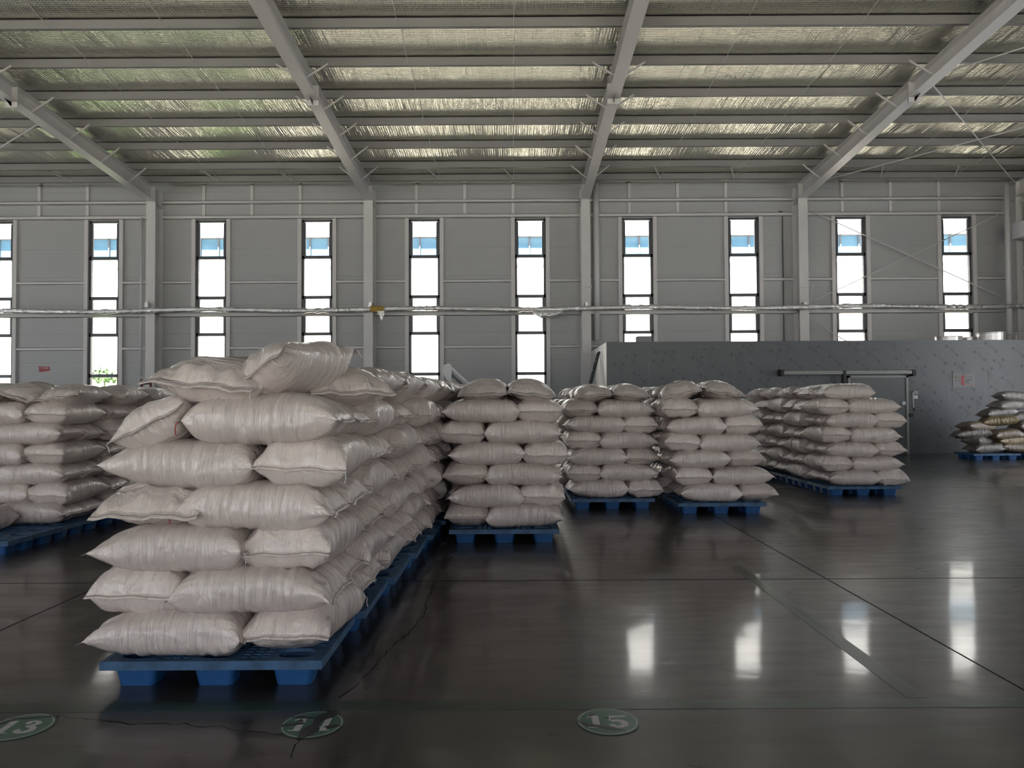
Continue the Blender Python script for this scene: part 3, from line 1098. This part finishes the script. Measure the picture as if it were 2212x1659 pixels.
drum(2049, .72, .17, 22.2, 'low wide aluminium drum on the cold room, first of three')
drum(2092, .40, .18, 22.6, 'small dark aluminium drum between two wider drums')
drum(2143, .80, .27, 22.2, 'tall wide aluminium drum beside the corner drain pipe')
a = at(1463, 738, CY + .7)
m = MB()
m.loft([[(a.x + .13 * math.cos(2 * math.pi * k / 16) * s, CY + .7 + .13 * math.sin(2 * math.pi * k / 16) * s, CH + .002 + h) for k in range(16)] for s, h in ((1, 0), (.95, .03), (.6, .06), (.1, .07))])
tag(m.build('plastic_bowl', PAPER, smooth=True), 'small upturned white plastic bowl on the cold room roof', 'bowl')

# gantry bits behind the drums
a = at(2195, 728, 23.5)
e = empty('roof_gantry', (a.x, 23.5, CH))
tag(e, 'pale metal gantry frame on the cold room by the end wall', 'gantry')
MB().bar((-.5, 0, .12), (.45, 0, .12), .05, .05).build('rail', STEEL, e)
MB().bar((-.5, 0, .28), (.45, 0, .50), .04, .05).build('rail', CRTRIM, e)
for s in (-.45, .0, .4):
    MB().bar((s, 0, 0), (s, 0, .34), .04, .04).build('post', STEEL, e)

# ladder leaning on the side of the cold room
a, b = at(1288, 752, 22.6), at(1271, 805, 22.6)
e = empty('ladder', (CX0 - 0.12, 22.4, 0))
tag(e, 'dark ladder leaning on the pale side of the cold room', 'ladder')
for dy in (0, .42):
    MB().bar((-.75, dy, 0.02), (.06, dy, 3.05), .03, .06).build('ladder_rail', BLACK, e)
for k in range(1, 11):
    f = k / 11
    MB().bar((-.75 + .81 * f, 0, .02 + 3.03 * f), (-.75 + .81 * f, .42, .02 + 3.03 * f), .025, .025).build('rung', BLACK, e)

# conveyor wrapped in plastic behind the stacks
a = at(960, 790, 20.0)
b = at(1010, 832, 20.0)
c2 = at(1075, 886, 20.0)
e = empty('inclined_conveyor', (a.x, 20.0, 0))
tag(e, 'inclined pale conveyor frame wrapped in plastic behind the stacks', 'conveyor')
d_ = (c2 - a)
MB().bar((.12, 0, a.z), (d_.x, 0, c2.z), .45, .06).build('top_rail', STEEL, e)
MB().bar((.12, 0, a.z - .18), (d_.x, 0, c2.z - .18), .45, .05).build('belt', INK, e)
m = MB()
m.loft([[(-.02, -.24, a.z), (.14, -.24, a.z + .05), (.14, .24, a.z + .05), (-.02, .24, a.z)],
        [(-.02, -.24, a.z - .20), (.22, -.24, a.z - .12), (.22, .24, a.z - .12), (-.02, .24, a.z - .20)],
        [(.08, -.22, a.z - .40), (.20, -.22, a.z - .44), (.20, .22, a.z - .44), (.08, .22, a.z - .40)]])
m.build('plastic_wrap', PIPEP, e)
MB().bar((.27, 0, 0), (.27, 0, a.z - .35), .06, .06).build('leg', STEEL, e)
MB().bar((d_.x - .1, 0, 0), (d_.x - .1, 0, c2.z - .2), .06, .06).build('leg', STEEL, e)

# two dark red posts beside the left column
a = at(308, 822, 24.6)
e = empty('hand_truck', (a.x, 24.6, 0))
tag(e, 'dark red hand truck handles showing beside the white column', 'hand truck')
for sx in (-.03, .27):
    MB().tube([(sx, 0, 0.1), (sx, 0, a.z + .06 + sx * .3)], .045, 8).build('handle', DRED, e)
MB().bar((-.03, 0, a.z - .12), (.27, 0, a.z - .10), .05, .05).build('crossbar', BLACK, e)
MB().box(-.06, .30, -.25, .0, 0.0, .1).build('toe_plate', DRED, e)

# ------------------------------------------------------------------ pallets
PW, PD, PZ = 1.20, 0.85, 0.15


def rrect(cx, cy, w, d, r, z, n=4):
    pts = []
    for (sx, sy, a0) in ((1, 1, 0), (-1, 1, 90), (-1, -1, 180), (1, -1, 270)):
        for k in range(n + 1):
            a = R(a0 + 90 * k / n)
            pts.append((cx + sx * (w / 2 - r) + r * math.cos(a), cy + sy * (d / 2 - r) + r * math.sin(a), z))
    return pts


def pallet_meshes():
    xs_ = [(0.04, 0.30), (0.47, 0.73), (0.90, 1.16)]
    ys_ = [(0.03, 0.23), (0.325, 0.525), (0.62, 0.82)]
    m = MB()
    t = 0.022
    # rim skirt
    m.box(0, PW, 0, 0.03, PZ - 0.048, PZ)
    m.box(0, PW, PD - 0.03, PD, PZ - 0.048, PZ)
    m.box(0, 0.03, 0.03, PD - 0.03, PZ - 0.048, PZ)
    m.box(PW - 0.03, PW, 0.03, PD - 0.03, PZ - 0.048, PZ)
    # foot cells with oval wells
    N = 32
    for (xa_, xb_) in xs_:
        for (ya_, yb_) in ys_:
            cx, cy = (xa_ + xb_) / 2, (ya_ + yb_) / 2
            hw_, hd_ = (xb_ - xa_) / 2, (yb_ - ya_) / 2
            oval, rect = [], []
            for k in range(N):
                a = 2 * math.pi * (k + .5) / N
                c_, s_ = math.cos(a), math.sin(a)
                oval.append((cx + (hw_ - .03) * abs(c_) ** .75 * math.copysign(1, c_), cy + (hd_ - .025) * abs(s_) ** .75 * math.copysign(1, s_)))
                q = max(abs(c_), abs(s_))
                rect.append((cx + hw_ * c_ / q, cy + hd_ * s_ / q))
            top = [(p[0], p[1], PZ - .001) for p in rect]
            ti = [(p[0], p[1], PZ - .001) for p in oval]
            bi = [(p[0], p[1], PZ - t) for p in oval]
            bo = [(p[0], p[1], PZ - t) for p in rect]
            m.loft([top, ti, bi, bo, top], cap=False)
    # straps around and grid slats in the open fields
    def field(x0, x1, y0, y1):
        m.box(x0, x1, y0, y0 + .012, PZ - t, PZ - .001)
        m.box(x0, x1, y1 - .012, y1, PZ - t, PZ - .001)
        k = max(2, int((x1 - x0) / .045))
        for i in range(k + 1):
            x = x0 + (x1 - x0) * i / k
            m.box(x - .006, x + .006, y0, y1, PZ - t, PZ - .0015)
        k = max(1, int((y1 - y0) / .045))
        for i in range(1, k):
            y = y0 + (y1 - y0) * i / k
            m.box(x0, x1, y - .006, y + .006, PZ - t, PZ - .002)
    xg = [(.03, .04), (.30, .47), (.73, .90), (1.16, 1.17)]
    for (a, b) in ((.30, .47), (.73, .90)):
        field(a, b, .03, .82)
    for (a, b) in xs_:
        field(a, b, .23, .325)
        field(a, b, .525, .62)
    m.box(0.03, .04, .03, .82, PZ - t, PZ - .001)
    m.box(1.16, 1.17, .03, .82, PZ - t, PZ - .001)
    deck = m.build('deck', BLUEW)
    f = MB()
    f.loft([rrect(0, 0, .19, .145, .03, 0), rrect(0, 0, .235, .185, .035, PZ - .03), rrect(0, 0, .225, .17, .03, PZ - .03), rrect(0, 0, .175, .13, .025, .012)])
    foot = f.build('foot', BLUE, smooth=False)
    return deck, foot, [((a + b) / 2, (c + d) / 2) for (a, b) in xs_ for (c, d) in ys_]


DECK, FOOT, FPOS = pallet_meshes()
_first = [True]


def pallet(x, y, rot, label):
    e = empty('plastic_pallet', (x, y, 0), (0, 0, rot))
    tag(e, label, 'pallet', 'blue plastic pallets')
    if _first[0]:
        d = DECK
    else:
        d = DECK.copy(); COL.objects.link(d)
    d.parent = e
    for i, (fx, fy) in enumerate(FPOS):
        if _first[0] and i == 0:
            f = FOOT
        else:
            f = FOOT.copy(); COL.objects.link(f)
        f.parent = e
        f.location = (fx, fy, 0)
    _first[0] = False
    return e


# ------------------------------------------------------------------ sacks
def sack_mesh(seed, L=0.84, Wd=0.46, H=0.25, droop=0.03, wr=1.0, n_=3.0, m_=2.7, bend=0.0, taper=0.08, flap=0.03,
              hump=0.0, twist=0.0, p_=3.2, q_=0.70, sidepull=0.0, blunt=8.0):
    rg = np.random.RandomState(seed)
    nu, nv = RES
    s = np.sin(np.linspace(-math.pi / 2, math.pi / 2, nu))
    fx = np.zeros(nu)
    s = np.concatenate([[-1, -1], s, [1, 1]])
    fx = np.concatenate([[-flap, -flap * .5], fx, [flap * .5, flap]])
    th = np.linspace(0, 2 * math.pi, nv, endpoint=False)
    S, T = np.meshgrid(s, th, indexing='ij')
    FX = np.repeat(fx[:, None], nv, 1)
    E = np.abs(S)
    c, sn = np.cos(T), np.sin(T)
    P_ = np.where(S > 0, blunt, p_)
    Q_ = np.where(S > 0, q_ * .85, q_)
    h = np.maximum(H * (1 - E ** P_) ** Q_, 0.0045)
    w = Wd / 2 * (1 - taper * (1 - E ** 3))
    y = w * np.sign(c) * np.abs(c) ** (2 / n_)
    z = h / 2 * np.sign(sn) * np.abs(sn) ** (2 / m_)
    yf = y / w
    # broad end face: gentle inward pull of the seam centre, corners stay out
    x = S * L / 2 * (1 - 0.055 * (1 - yf ** 2) * E ** 4) + FX
    top = (sn > 0).astype(float)
    # gathers running into the end seams
    g = np.zeros_like(x)
    for end in (-1, 1):
        gg = np.zeros_like(x)
        for k in range(7):
            f = rg.uniform(1.5, 7.0)
            gg += rg.uniform(.4, 1.0) / (1 + f * .12) * np.sin(2 * math.pi * f * .5 * yf + rg.uniform(0, 6.28) + top * rg.uniform(0, 6) + rg.uniform(-2, 2) * E)
        side = (S * end > 0)
        env = np.clip((E - .35) / .5, 0, 1) ** 1.4 * np.clip((1.0 - E) / .10, 0, 1) ** .7
        g += side * env * gg * 0.0075 * wr
    # creases across
    t = np.zeros_like(x)
    for k in range(9):
        f = rg.uniform(5, 16)
        ph = rg.uniform(0, 6.28)
        x0, t0 = rg.uniform(-.4, .4) * L, rg.uniform(0, 6.28)
        mask = np.exp(-((x - x0) / .14) ** 2) * np.exp(-(np.abs(np.angle(np.exp(1j * (T - t0)))) / 1.0) ** 2)
        t += mask * np.sin(2 * math.pi * f * x + ph + rg.uniform(-1.5, 1.5) * c + rg.uniform(-1.5, 1.5) * sn)
    t *= 0.0065 * wr * (1 - E ** 4)
    # lumps
    lm = np.zeros_like(x)
    for k in range(5):
        lm += np.sin(rg.uniform(3, 9) * x + rg.uniform(0, 6.28)) * np.cos(rg.randint(1, 4) * T + rg.uniform(0, 6.28))
    lm *= 0.0042 * (1 - E ** 4)
    d = g + t + lm
    z = z + d * sn
    y = y + d * c * .8 * (1 - E ** 8)
    # seam waviness and droop
    ph = rg.uniform(0, 6.28, 4)
    fz = np.clip((E - .9) / .1, 0, 1)
    z += fz * (.004 * np.sin(2.2 * math.pi * yf + ph[0] + S) + .002 * np.sin(5 * math.pi * yf + ph[1])) * wr
    z -= droop * E ** 5 * (1 + .35 * yf ** 2 * np.sign(np.sin(ph[2] + 3 * S + 1.3 * np.sign(yf))))
    z -= np.abs(FX) * 0.5
    z += hump * (1 - S ** 2) - bend * S ** 2
    y += sidepull * S ** 2
    if twist:
        a = twist * S
        y, z = y * np.cos(a) - z * np.sin(a), y * np.sin(a) + z * np.cos(a)
    z = z + H / 2
    V_ = np.stack([x, y, z], -1).reshape(-1, 3)
    nr = len(s)
    F = []
    for i in range(nr - 1):
        for j in range(nv):
            a, b = i * nv + j, i * nv + (j + 1) % nv
            F.append((a, a + nv, b + nv, b))
    F.append(tuple(range(nv)))
    F.append(tuple((nr - 1) * nv + j for j in range(nv - 1, -1, -1)))
    seams = []
    for ri in (1, nr - 2):
        row = np.stack([x[ri], y[ri], z[ri]], -1)
        half = [j for j in range(nv) if 0 < j < nv / 2]
        pts_ = [tuple((row[j] + row[(nv - j) % nv]) / 2) for j in [0] + half + [nv // 2]]
        seams.append(pts_)
    return V_, F, seams


RES = (55, 48)


class SackKind:
    def __init__(self, seed, **kw):
        V_, F, seams = sack_mesh(seed, **kw)
        me = bpy.data.meshes.new('woven_sack')
        me.from_pydata(V_.tolist(), [], F)
        me.polygons.foreach_set('use_smooth', [True] * len(me.polygons))
        me.update()
        self.me = me
        self.seams = []
        for pts_ in seams:
            m = MB().tube(pts_, 0.0030, 5)
            sm = bpy.data.meshes.new('seam_stitching')
            sm.from_pydata([tuple(p) for p in m.v], [], m.f)
            sm.materials.append(STITCH)
            self.seams.append(sm)
        self.ties = []
        rnd = random.Random(seed)
        for mt in (WSTRING, REDS):
            sg_ = rnd.choice((0, 1))
            p0 = Vector(seams[sg_][0 if rnd.random() < .5 else -1])
            out = 1 if p0.x > 0 else -1
            pl = [p0, p0 + Vector((out * .012, 0, -.012)), p0 + Vector((out * .014, .004, -.035)), p0 + Vector((out * .012, -.003, -.060))]
            m = MB().tube(pl, 0.0028, 5)
            tm = bpy.data.meshes.new('tie_thread')
            tm.from_pydata([tuple(p) for p in m.v], [], m.f)
            tm.materials.append(mt)
            self.ties.append(tm)


def set_mat(me, mat):
    me = me.copy()
    me.materials.append(mat)
    return me


REG = [SackKind(11 + k, L=.84 + .012 * (k % 3), droop=.002 + .008 * (k % 4), wr=.8 + .15 * (k % 4), sidepull=.008 * ((k % 3) - 1),
                hump=.003 * (k % 3), H=.266 + .004 * (k % 3), Wd=.485) for k in range(10)]
TOPK = [SackKind(61 + k, L=.80, Wd=.54, H=.27, n_=2.2, m_=1.9, droop=.012, wr=1.6, bend=.008, hump=.01, p_=2.3, q_=.8, flap=.05, blunt=2.6, twist=.10 * ((k % 3) - 1)) for k in range(5)]
BIG = SackKind(90, L=.84, Wd=.62, H=.31, n_=2.1, m_=1.8, droop=.0, wr=1.9, p_=3.4, q_=.8, flap=.05, bend=.0, blunt=3)
BIG2 = SackKind(93, L=.84, Wd=.52, H=.30, n_=2.1, m_=1.8, droop=.0, wr=1.4, p_=3.6, q_=.75, flap=.04)
for k_ in REG + TOPK + [BIG, BIG2]:
    k_.me.materials.append(SACK)

ORD = ['bottom', 'second', 'third', 'fourth', 'fifth', 'sixth', 'top']
RS = random.Random(5)
SACKS = []


def sack(kind, loc, rz_=0.0, roll=0.0, pitch=0.0, label='', group='', detail=0, mat=None, scale=(1, 1, 1)):
    me = kind.me
    o = bpy.data.objects.new('woven_sack', me)
    COL.objects.link(o)
    o.rotation_mode = 'XYZ'
    o.matrix_world = Matrix.Translation(loc) @ Matrix.Rotation(rz_, 4, 'Z') @ Matrix.Rotation(pitch, 4, 'Y') @ Matrix.Rotation(roll, 4, 'X') @ Matrix.Diagonal((*scale, 1))
    tag(o, label, 'sack', group)
    SACKS.append(o)
    if mat is not None:
        o.material_slots[0].link = 'OBJECT'
        o.material_slots[0].material = mat
    if detail >= 1:
        for sm in kind.seams:
            c = bpy.data.objects.new('seam_stitching', sm)
            COL.objects.link(c)
            c.parent = o
    if detail >= 2:
        c = bpy.data.objects.new('tie_thread', kind.ties[1 if RS.random() < .28 else 0])
        COL.objects.link(c)
        c.parent = o
    return o


PITCH = 0.232


def stack(X, Y, rot, first, phrase, group, layers=6, shifts=None, detail=1, want=lambda l, k: True, over=None, skip_pallet=False,
          pallet_label=None, lean=0.0):
    """One pallet with layers of sacks: each layer a pair side-on (front, back) and one end-on."""
    if not skip_pallet:
        pallet(X, Y, rot, pallet_label or ('blue plastic pallet under the %s' % phrase))
    over = over or {}
    M = Matrix.Translation((X, Y, 0)) @ Matrix.Rotation(rot, 4, 'Z')
    for l in range(layers):
        longleft = (l % 2 == 0) == (first == 'L')
        dx = (shifts[l] if shifts and l < len(shifts) else 0.0) + lean * l
        sgn = 1 if longleft else -1
        items = [('S', .60 - sgn * .225, .205), ('S', .60 - sgn * .225, .645), ('E', .60 + sgn * .415, .425)]
        for k, (kind, x, y) in enumerate(items):
            if not want(l, k if k < 2 else 2):
                continue
            kd = RS.choice(REG)
            o_ = over.get((l, k), {})
            jx, jy = RS.uniform(-.012, .012), RS.uniform(-.015, .015)
            yaw = (0 if kind == 'S' else R(-90)) + R(RS.uniform(-2.2, 2.2))
            if (kind == 'S' and not longleft) or (kind == 'E' and (l, k) not in over and RS.random() < .25):
                yaw += math.pi
            roll, pitch_ = R(RS.uniform(-1.5, 1.5)), R(RS.uniform(-1.2, 1.2))
            z = PZ + PITCH * l - (.010 if l else 0)
            p = M @ Vector((x + dx + jx + o_.get('dx', 0), y + jy + o_.get('dy', 0), z + o_.get('dz', 0)))
            yaw += o_.get('yaw', 0)
            roll += o_.get('roll', 0)
            pitch_ += o_.get('pitch', 0)
            kd = o_.get('kind', kd)
            lay = 'bottom' if l == 0 else ORD[l]
            if kind == 'S':
                lb = 'side-on white sack at %s of %s layer, %s' % ('front' if k == 0 else 'back', lay, phrase)
            else:
                lb = 'end-on white sack in %s layer, %s' % (lay, phrase)
            lb = o_.get('label', lb)
            sack(kd, p, rot + yaw, roll, pitch_, lb, group, detail, scale=o_.get('scale', (1, 1.0, 1) if kind == 'S' else (1, 1.06, 1.05)))
    return M


def tops(M, z, items, phrase, group, detail=1):
    """loose sacks on top: (x, y, yaw deg, roll deg, pitch deg, kind, dz, words)"""
    for (x, y, yaw, roll, pit, kd, dz, wd) in items:
        p = M @ Vector((x, y, z + dz))
        rot = M.to_euler().z
        sack(kd, p, rot + R(yaw), R(roll), R(pit), '%s on top, %s' % (wd, phrase), group, detail)


ZT = PZ + PITCH * 6
ORDN = ['first', 'second', 'third', 'fourth', 'fifth', 'sixth', 'seventh', 'eighth']

# Row A : long row in front ------------------------------------------------
AY = [4.03, 4.97, 5.91, 6.85, 7.79, 8.73, 9.67, 10.6]
GA = 'white sacks of the long front row'
for i, y0 in enumerate(AY):
    X = -2.235 + 0.053 * (y0 - 4.03)
    ph = '%s stack of long front row' % ORDN[i]
    if i == 0:
        ov = {(5, 2): dict(dx=.10, dy=-.03, dz=.02, roll=R(26), kind=BIG2, scale=(1, .88, .85)),
              (5, 0): dict(scale=(1, 1.05, 1.12)), (3, 2): dict(dx=.05, dy=-.06, kind=TOPK[1]), (2, 2): dict(kind=REG[3])}
        M = stack(X, y0, 0, 'L', ph, GA, 6, [-.02, -.01, .0, .02, .05, .05], 2, over=ov, pallet_label='blue plastic pallet under first stack of long front row')
        tops(M, ZT, [(.56, .38, 86, 5, -2, BIG, -.03, 'baggy white sack with loose open end'),
                     (.98, .40, 76, -31, -3, BIG2, .06, 'tilted white sack with raised corner'),
                     (1.06, .98, 118, -6, 0, TOPK[3], -.04, 'plump white sack behind the tilted one')], ph, GA, 2)
    else:
        left_open = 'E' if i % 2 else 'L'
        def wnt(l, k, fo=left_open):
            longleft = (l % 2 == 0) == (fo == 'L')
            if longleft:
                return k == 2 or (l >= 5)
            return True
        M = stack(X, y0, R(RS.uniform(-1, 1)), left_open, ph, GA, 6, [RS.uniform(-.03, .03) + (-.09, -.06, -.02, .0, .02, .03)[l] for l in range(6)], 1 if i < 5 else 0, want=wnt)
        it = [(.25, .42, 88, 0, 2, TOPK[i % 5], -.02, 'leftmost white sack'), (.68, .40, 93, 6, -3, TOPK[(i + 2) % 5], -.01, 'middle white sack'),
              (1.10, .44, 86, -16, 0, TOPK[(i + 3) % 5], -.03, 'rightmost white sack')]
        tops(M, ZT, it, ph, GA, 1 if i < 5 else 0)

# Row L : row on the left, under the red notice ----------------------------
GL = 'white sacks of the row under the red notice'
LX = -5.12 - PW
LY = [8.50, 9.44, 10.38, 11.32]
M = Matrix.Translation((LX + 0.0, 7.60, 0))
pallet(LX, 7.58, R(-1.5), 'nearly empty blue pallet with open grid deck at the row by the red notice')
sack(REG[4], M @ Vector((.46, .40, PZ)), R(82), 0, 0, 'single white sack lying on the nearly empty blue pallet', GL, 2)
for i, y0 in enumerate(LY):
    ph = '%s stack of row under red notice' % ORDN[i]
    M = stack(LX + RS.uniform(-.02, .02), y0, R(RS.uniform(-1, 1)), 'L' if i % 2 else 'E', ph, GL, 6,
              [RS.uniform(-.03, .03) - .012 * l * (i == 0) for l in range(6)], 1 if i < 3 else 0,
              want=lambda l, k, i=i: True if i == 0 else ((k == 2) if ((l % 2 == 0) == bool(i % 2)) else k < 2) or l == 5)
    it = [(.16, .42, 90, -4, 0, TOPK[(i + 1) % 5], -.02, 'leftmost white sack'), (.62, .40, 84, 8, 2, TOPK[(i + 3) % 5], -.02, 'middle white sack'),
          (1.06, .44, 95, -8, 2, TOPK[(i + 4) % 5], -.04, 'rightmost white sack')]
    tops(M, ZT, it, ph, GL)
# second file of pallets further left at the same depth
for i, y0 in enumerate((8.5, 9.44)):
    ph = 'partly hidden %s stack at the edge' % ORDN[i]
    stack(LX - 1.32, y0, 0, 'E', ph, GL, 6, None, 0, want=lambda l, k: k != 1)

# M1 : centre ---------------------------------------------------------------
def row(xl, ys, first, name, group, nvis, lefts=True, sh0=None, tops0=None, rot=0.0, dxdy=0.0, layers=6, full=False):
    for i, y0 in enumerate(ys):
        ph = '%s stack of %s' % (ORDN[i], name)
        fo = first if i % 2 == 0 else ('E' if first == 'L' else 'L')
        def wnt(l, k, fo=fo, i=i):
            if i == 0 or l >= 5 or full:
                return True
            longleft = (l % 2 == 0) == (fo == 'L')
            # only what the open left side shows
            return (k < 2) if longleft else (k == 2)
        sh = sh0 if (i == 0 and sh0) else [RS.uniform(-.03, .03) for _ in range(6)]
        M = stack(xl + dxdy * (y0 - ys[0]), y0, rot, fo, ph, group, layers, sh, 1 if i == 0 else 0, want=wnt)
        if i == 0 and tops0 is not None:
            tops(M, ZT, tops0, ph, group, 1)
        else:
            it = [(.36, .42, 88, RS.uniform(-8, 8), 0, TOPK[(i + 1) % 5], -.02, 'white sack, darker side'),
                  (.84, .42, 92, RS.uniform(-8, 8), 0, TOPK[(i + 3) % 5], -.02, 'white sack, cold room side')]
            tops(M, ZT, it, ph, group, 0)


row(-.695, [8.10, 9.06, 10.02], 'E', 'centre row', 'white sacks of the centre row', 3, full=True,
    sh0=[0, .02, .0, .04, -.02, -.01],
    tops0=[(.40, .40, 88, -8, 0, TOPK[0], -.02, 'domed white sack beside the long row'), (.88, .40, 91, 12, 0, TOPK[2], -.02, 'domed white sack facing the cold room')])
row(.83, [10.60, 11.55, 12.5, 13.45, 14.4], 'L', 'middle row', 'white sacks of the middle row', 5,
    sh0=[.03, .02, 0, .0, .0, -.02],
    tops0=[(.36, .40, 88, -4, 0, TOPK[1], -.02, 'domed white sack towards the centre row'), (.86, .42, 92, 6, 0, TOPK[4], -.02, 'domed white sack facing the cold room')])
row(2.25, [10.10, 11.05, 12.0, 12.95, 13.9], 'L', 'row by the floor joint', 'white sacks of the row by the floor joint', 5,
    sh0=[.08, .06, -.08, -.10, -.12, -.14],
    tops0=[(.14, .40, 84, -18, 0, TOPK[3], .0, 'slanting white sack'), (.64, .42, 90, 14, 0, TOPK[2], -.0, 'domed white sack')])
row(5.07, [11.95, 12.88, 13.81, 14.74, 15.67], 'L', 'row before the sliding door', 'white sacks of the row before the sliding door', 5,
    sh0=[.04, -.02, .02, -.03, .02, -.04],
    tops0=[(.40, .30, 3, 0, 0, REG[2], -.01, 'long flat white sack'), (.35, .72, -2, 0, 0, REG[5], -.01, 'flat white sack behind')])

# far pile of mixed sacks at the end wall ------------------------------------
GR = 'mixed sacks of the far pile'
pallet(11.75, 18.9, 0, 'blue plastic pallet under the far pile of mixed tan sacks')
pallet(13.05, 18.9, 0, 'second blue pallet under the far pile by the end wall')
spec = [(.35, .3, 0, 'g', 8, 'dusty sack on the pallet at the pile foot'), (1.15, .3, 0, 't', -6, 'tan sack on the pallet beside the dusty one'), (2.0, .3, 0, 'g', 4, 'dusty sack at the foot towards the end wall'),
        (.25, .35, .17, 'g', 30, 'dusty sack in the second course at the pile edge'), (1.05, .35, .18, 'y', 3, 'bright yellow sack low in the far pile'), (1.9, .35, .18, 't', 5, 'tan sack beside the bright yellow one'),
        (.10, .4, .36, 'g', -10, 'dusty sack whose corner sticks out mid pile'), (.85, .3, .36, 't', 10, 'tan sack with folded end mid pile'), (1.7, .4, .37, 'g', 0, 'dusty sack mid pile beside the folded one'),
        (.20, .4, .55, 't', 14, 'pale tan sack jutting out beside the sagging yellowish one'), (.75, .35, .70, 'y', -12, 'yellowish sack sagging over the middle of the far pile'), (1.6, .4, .56, 'g', 8, 'dusty sack level with the sagging yellowish one'),
        (.85, .5, .90, 'g', 6, 'dusty sack lying above the sagging yellowish one'), (1.6, .5, .78, 'w', -8, 'white sack near the top of the far pile'),
        (1.10, .5, 1.10, 'w', 12, 'pale pointed sack second from the pile top'), (1.25, .5, 1.32, 'w', -5, 'topmost pale sack of the far mixed pile')]
for (x, y, z, c, yaw, wd) in spec:
    mt = {'g': SACK_GREY, 't': SACK_TAN, 'y': SACK_YEL, 'w': SACK_PALE}[c]
    sack(RS.choice(REG), Vector((11.85 + x, 18.9 + y, PZ + z)), R(yaw), R(RS.uniform(-6, 6)), R(RS.uniform(-5, 5)), wd, GR, 0, mt)
bpy.context.view_layer.update()

# sacks that lie wholly behind others in the rows form one mass; every sack in view stays an object of its own
BURIED = [(41,41),(45,45),(49,51),(55,55),(59,59),(63,65),(67,68),(73,73),(77,77),(81,83),(87,87),(91,91),(94,97),(99,100),(103,105),(107,109),(111,115),(117,133),(139,139),(145,145),(149,149),(151,151),(165,165),(169,178),(180,180),(183,193),(195,219),(236,236),(240,241),(244,244),(246,248),(250,250),(253,253),(256,256),(258,279),(308,309),(312,312),(315,315),(318,318),(320,321),(326,330),(332,334),(336,346),(349,349),(374,374),(377,377),(379,379),(382,383),(386,386),(390,391),(394,404),(406,417),(419,419),(424,424),(430,430),(436,436),(449,449),(451,451),(460,461),(464,464),(474,474),(476,479),(483,486),(489,489),(492,492),(495,495)]
rest = [SACKS[i] for a_, b_ in BURIED for i in range(a_, b_ + 1) if SACKS[i].material_slots[0].link == 'DATA']
vs, fs, off = [], [], 0
for o in rest:
    me = o.data
    a = np.empty(len(me.vertices) * 3)
    me.vertices.foreach_get('co', a)
    a = a.reshape(-1, 3)
    Mx = np.array(o.matrix_world)
    vs.append(a @ Mx[:3, :3].T + Mx[:3, 3])
    fs += [tuple(i + off for i in p.vertices) for p in me.polygons]
    off += len(a)
    for c in list(o.children):
        bpy.data.objects.remove(c)
    bpy.data.objects.remove(o)
if rest:
    me = bpy.data.meshes.new('buried_sacks')
    me.from_pydata(np.concatenate(vs).tolist(), [], fs)
    me.polygons.foreach_set('use_smooth', [True] * len(me.polygons))
    me.materials.append(SACK)
    o = bpy.data.objects.new('buried_sacks', me)
    COL.objects.link(o)
    tag(o, 'white woven sacks buried in and behind the tall pallet rows', 'sacks', kind='stuff')
bpy.context.view_layer.update()
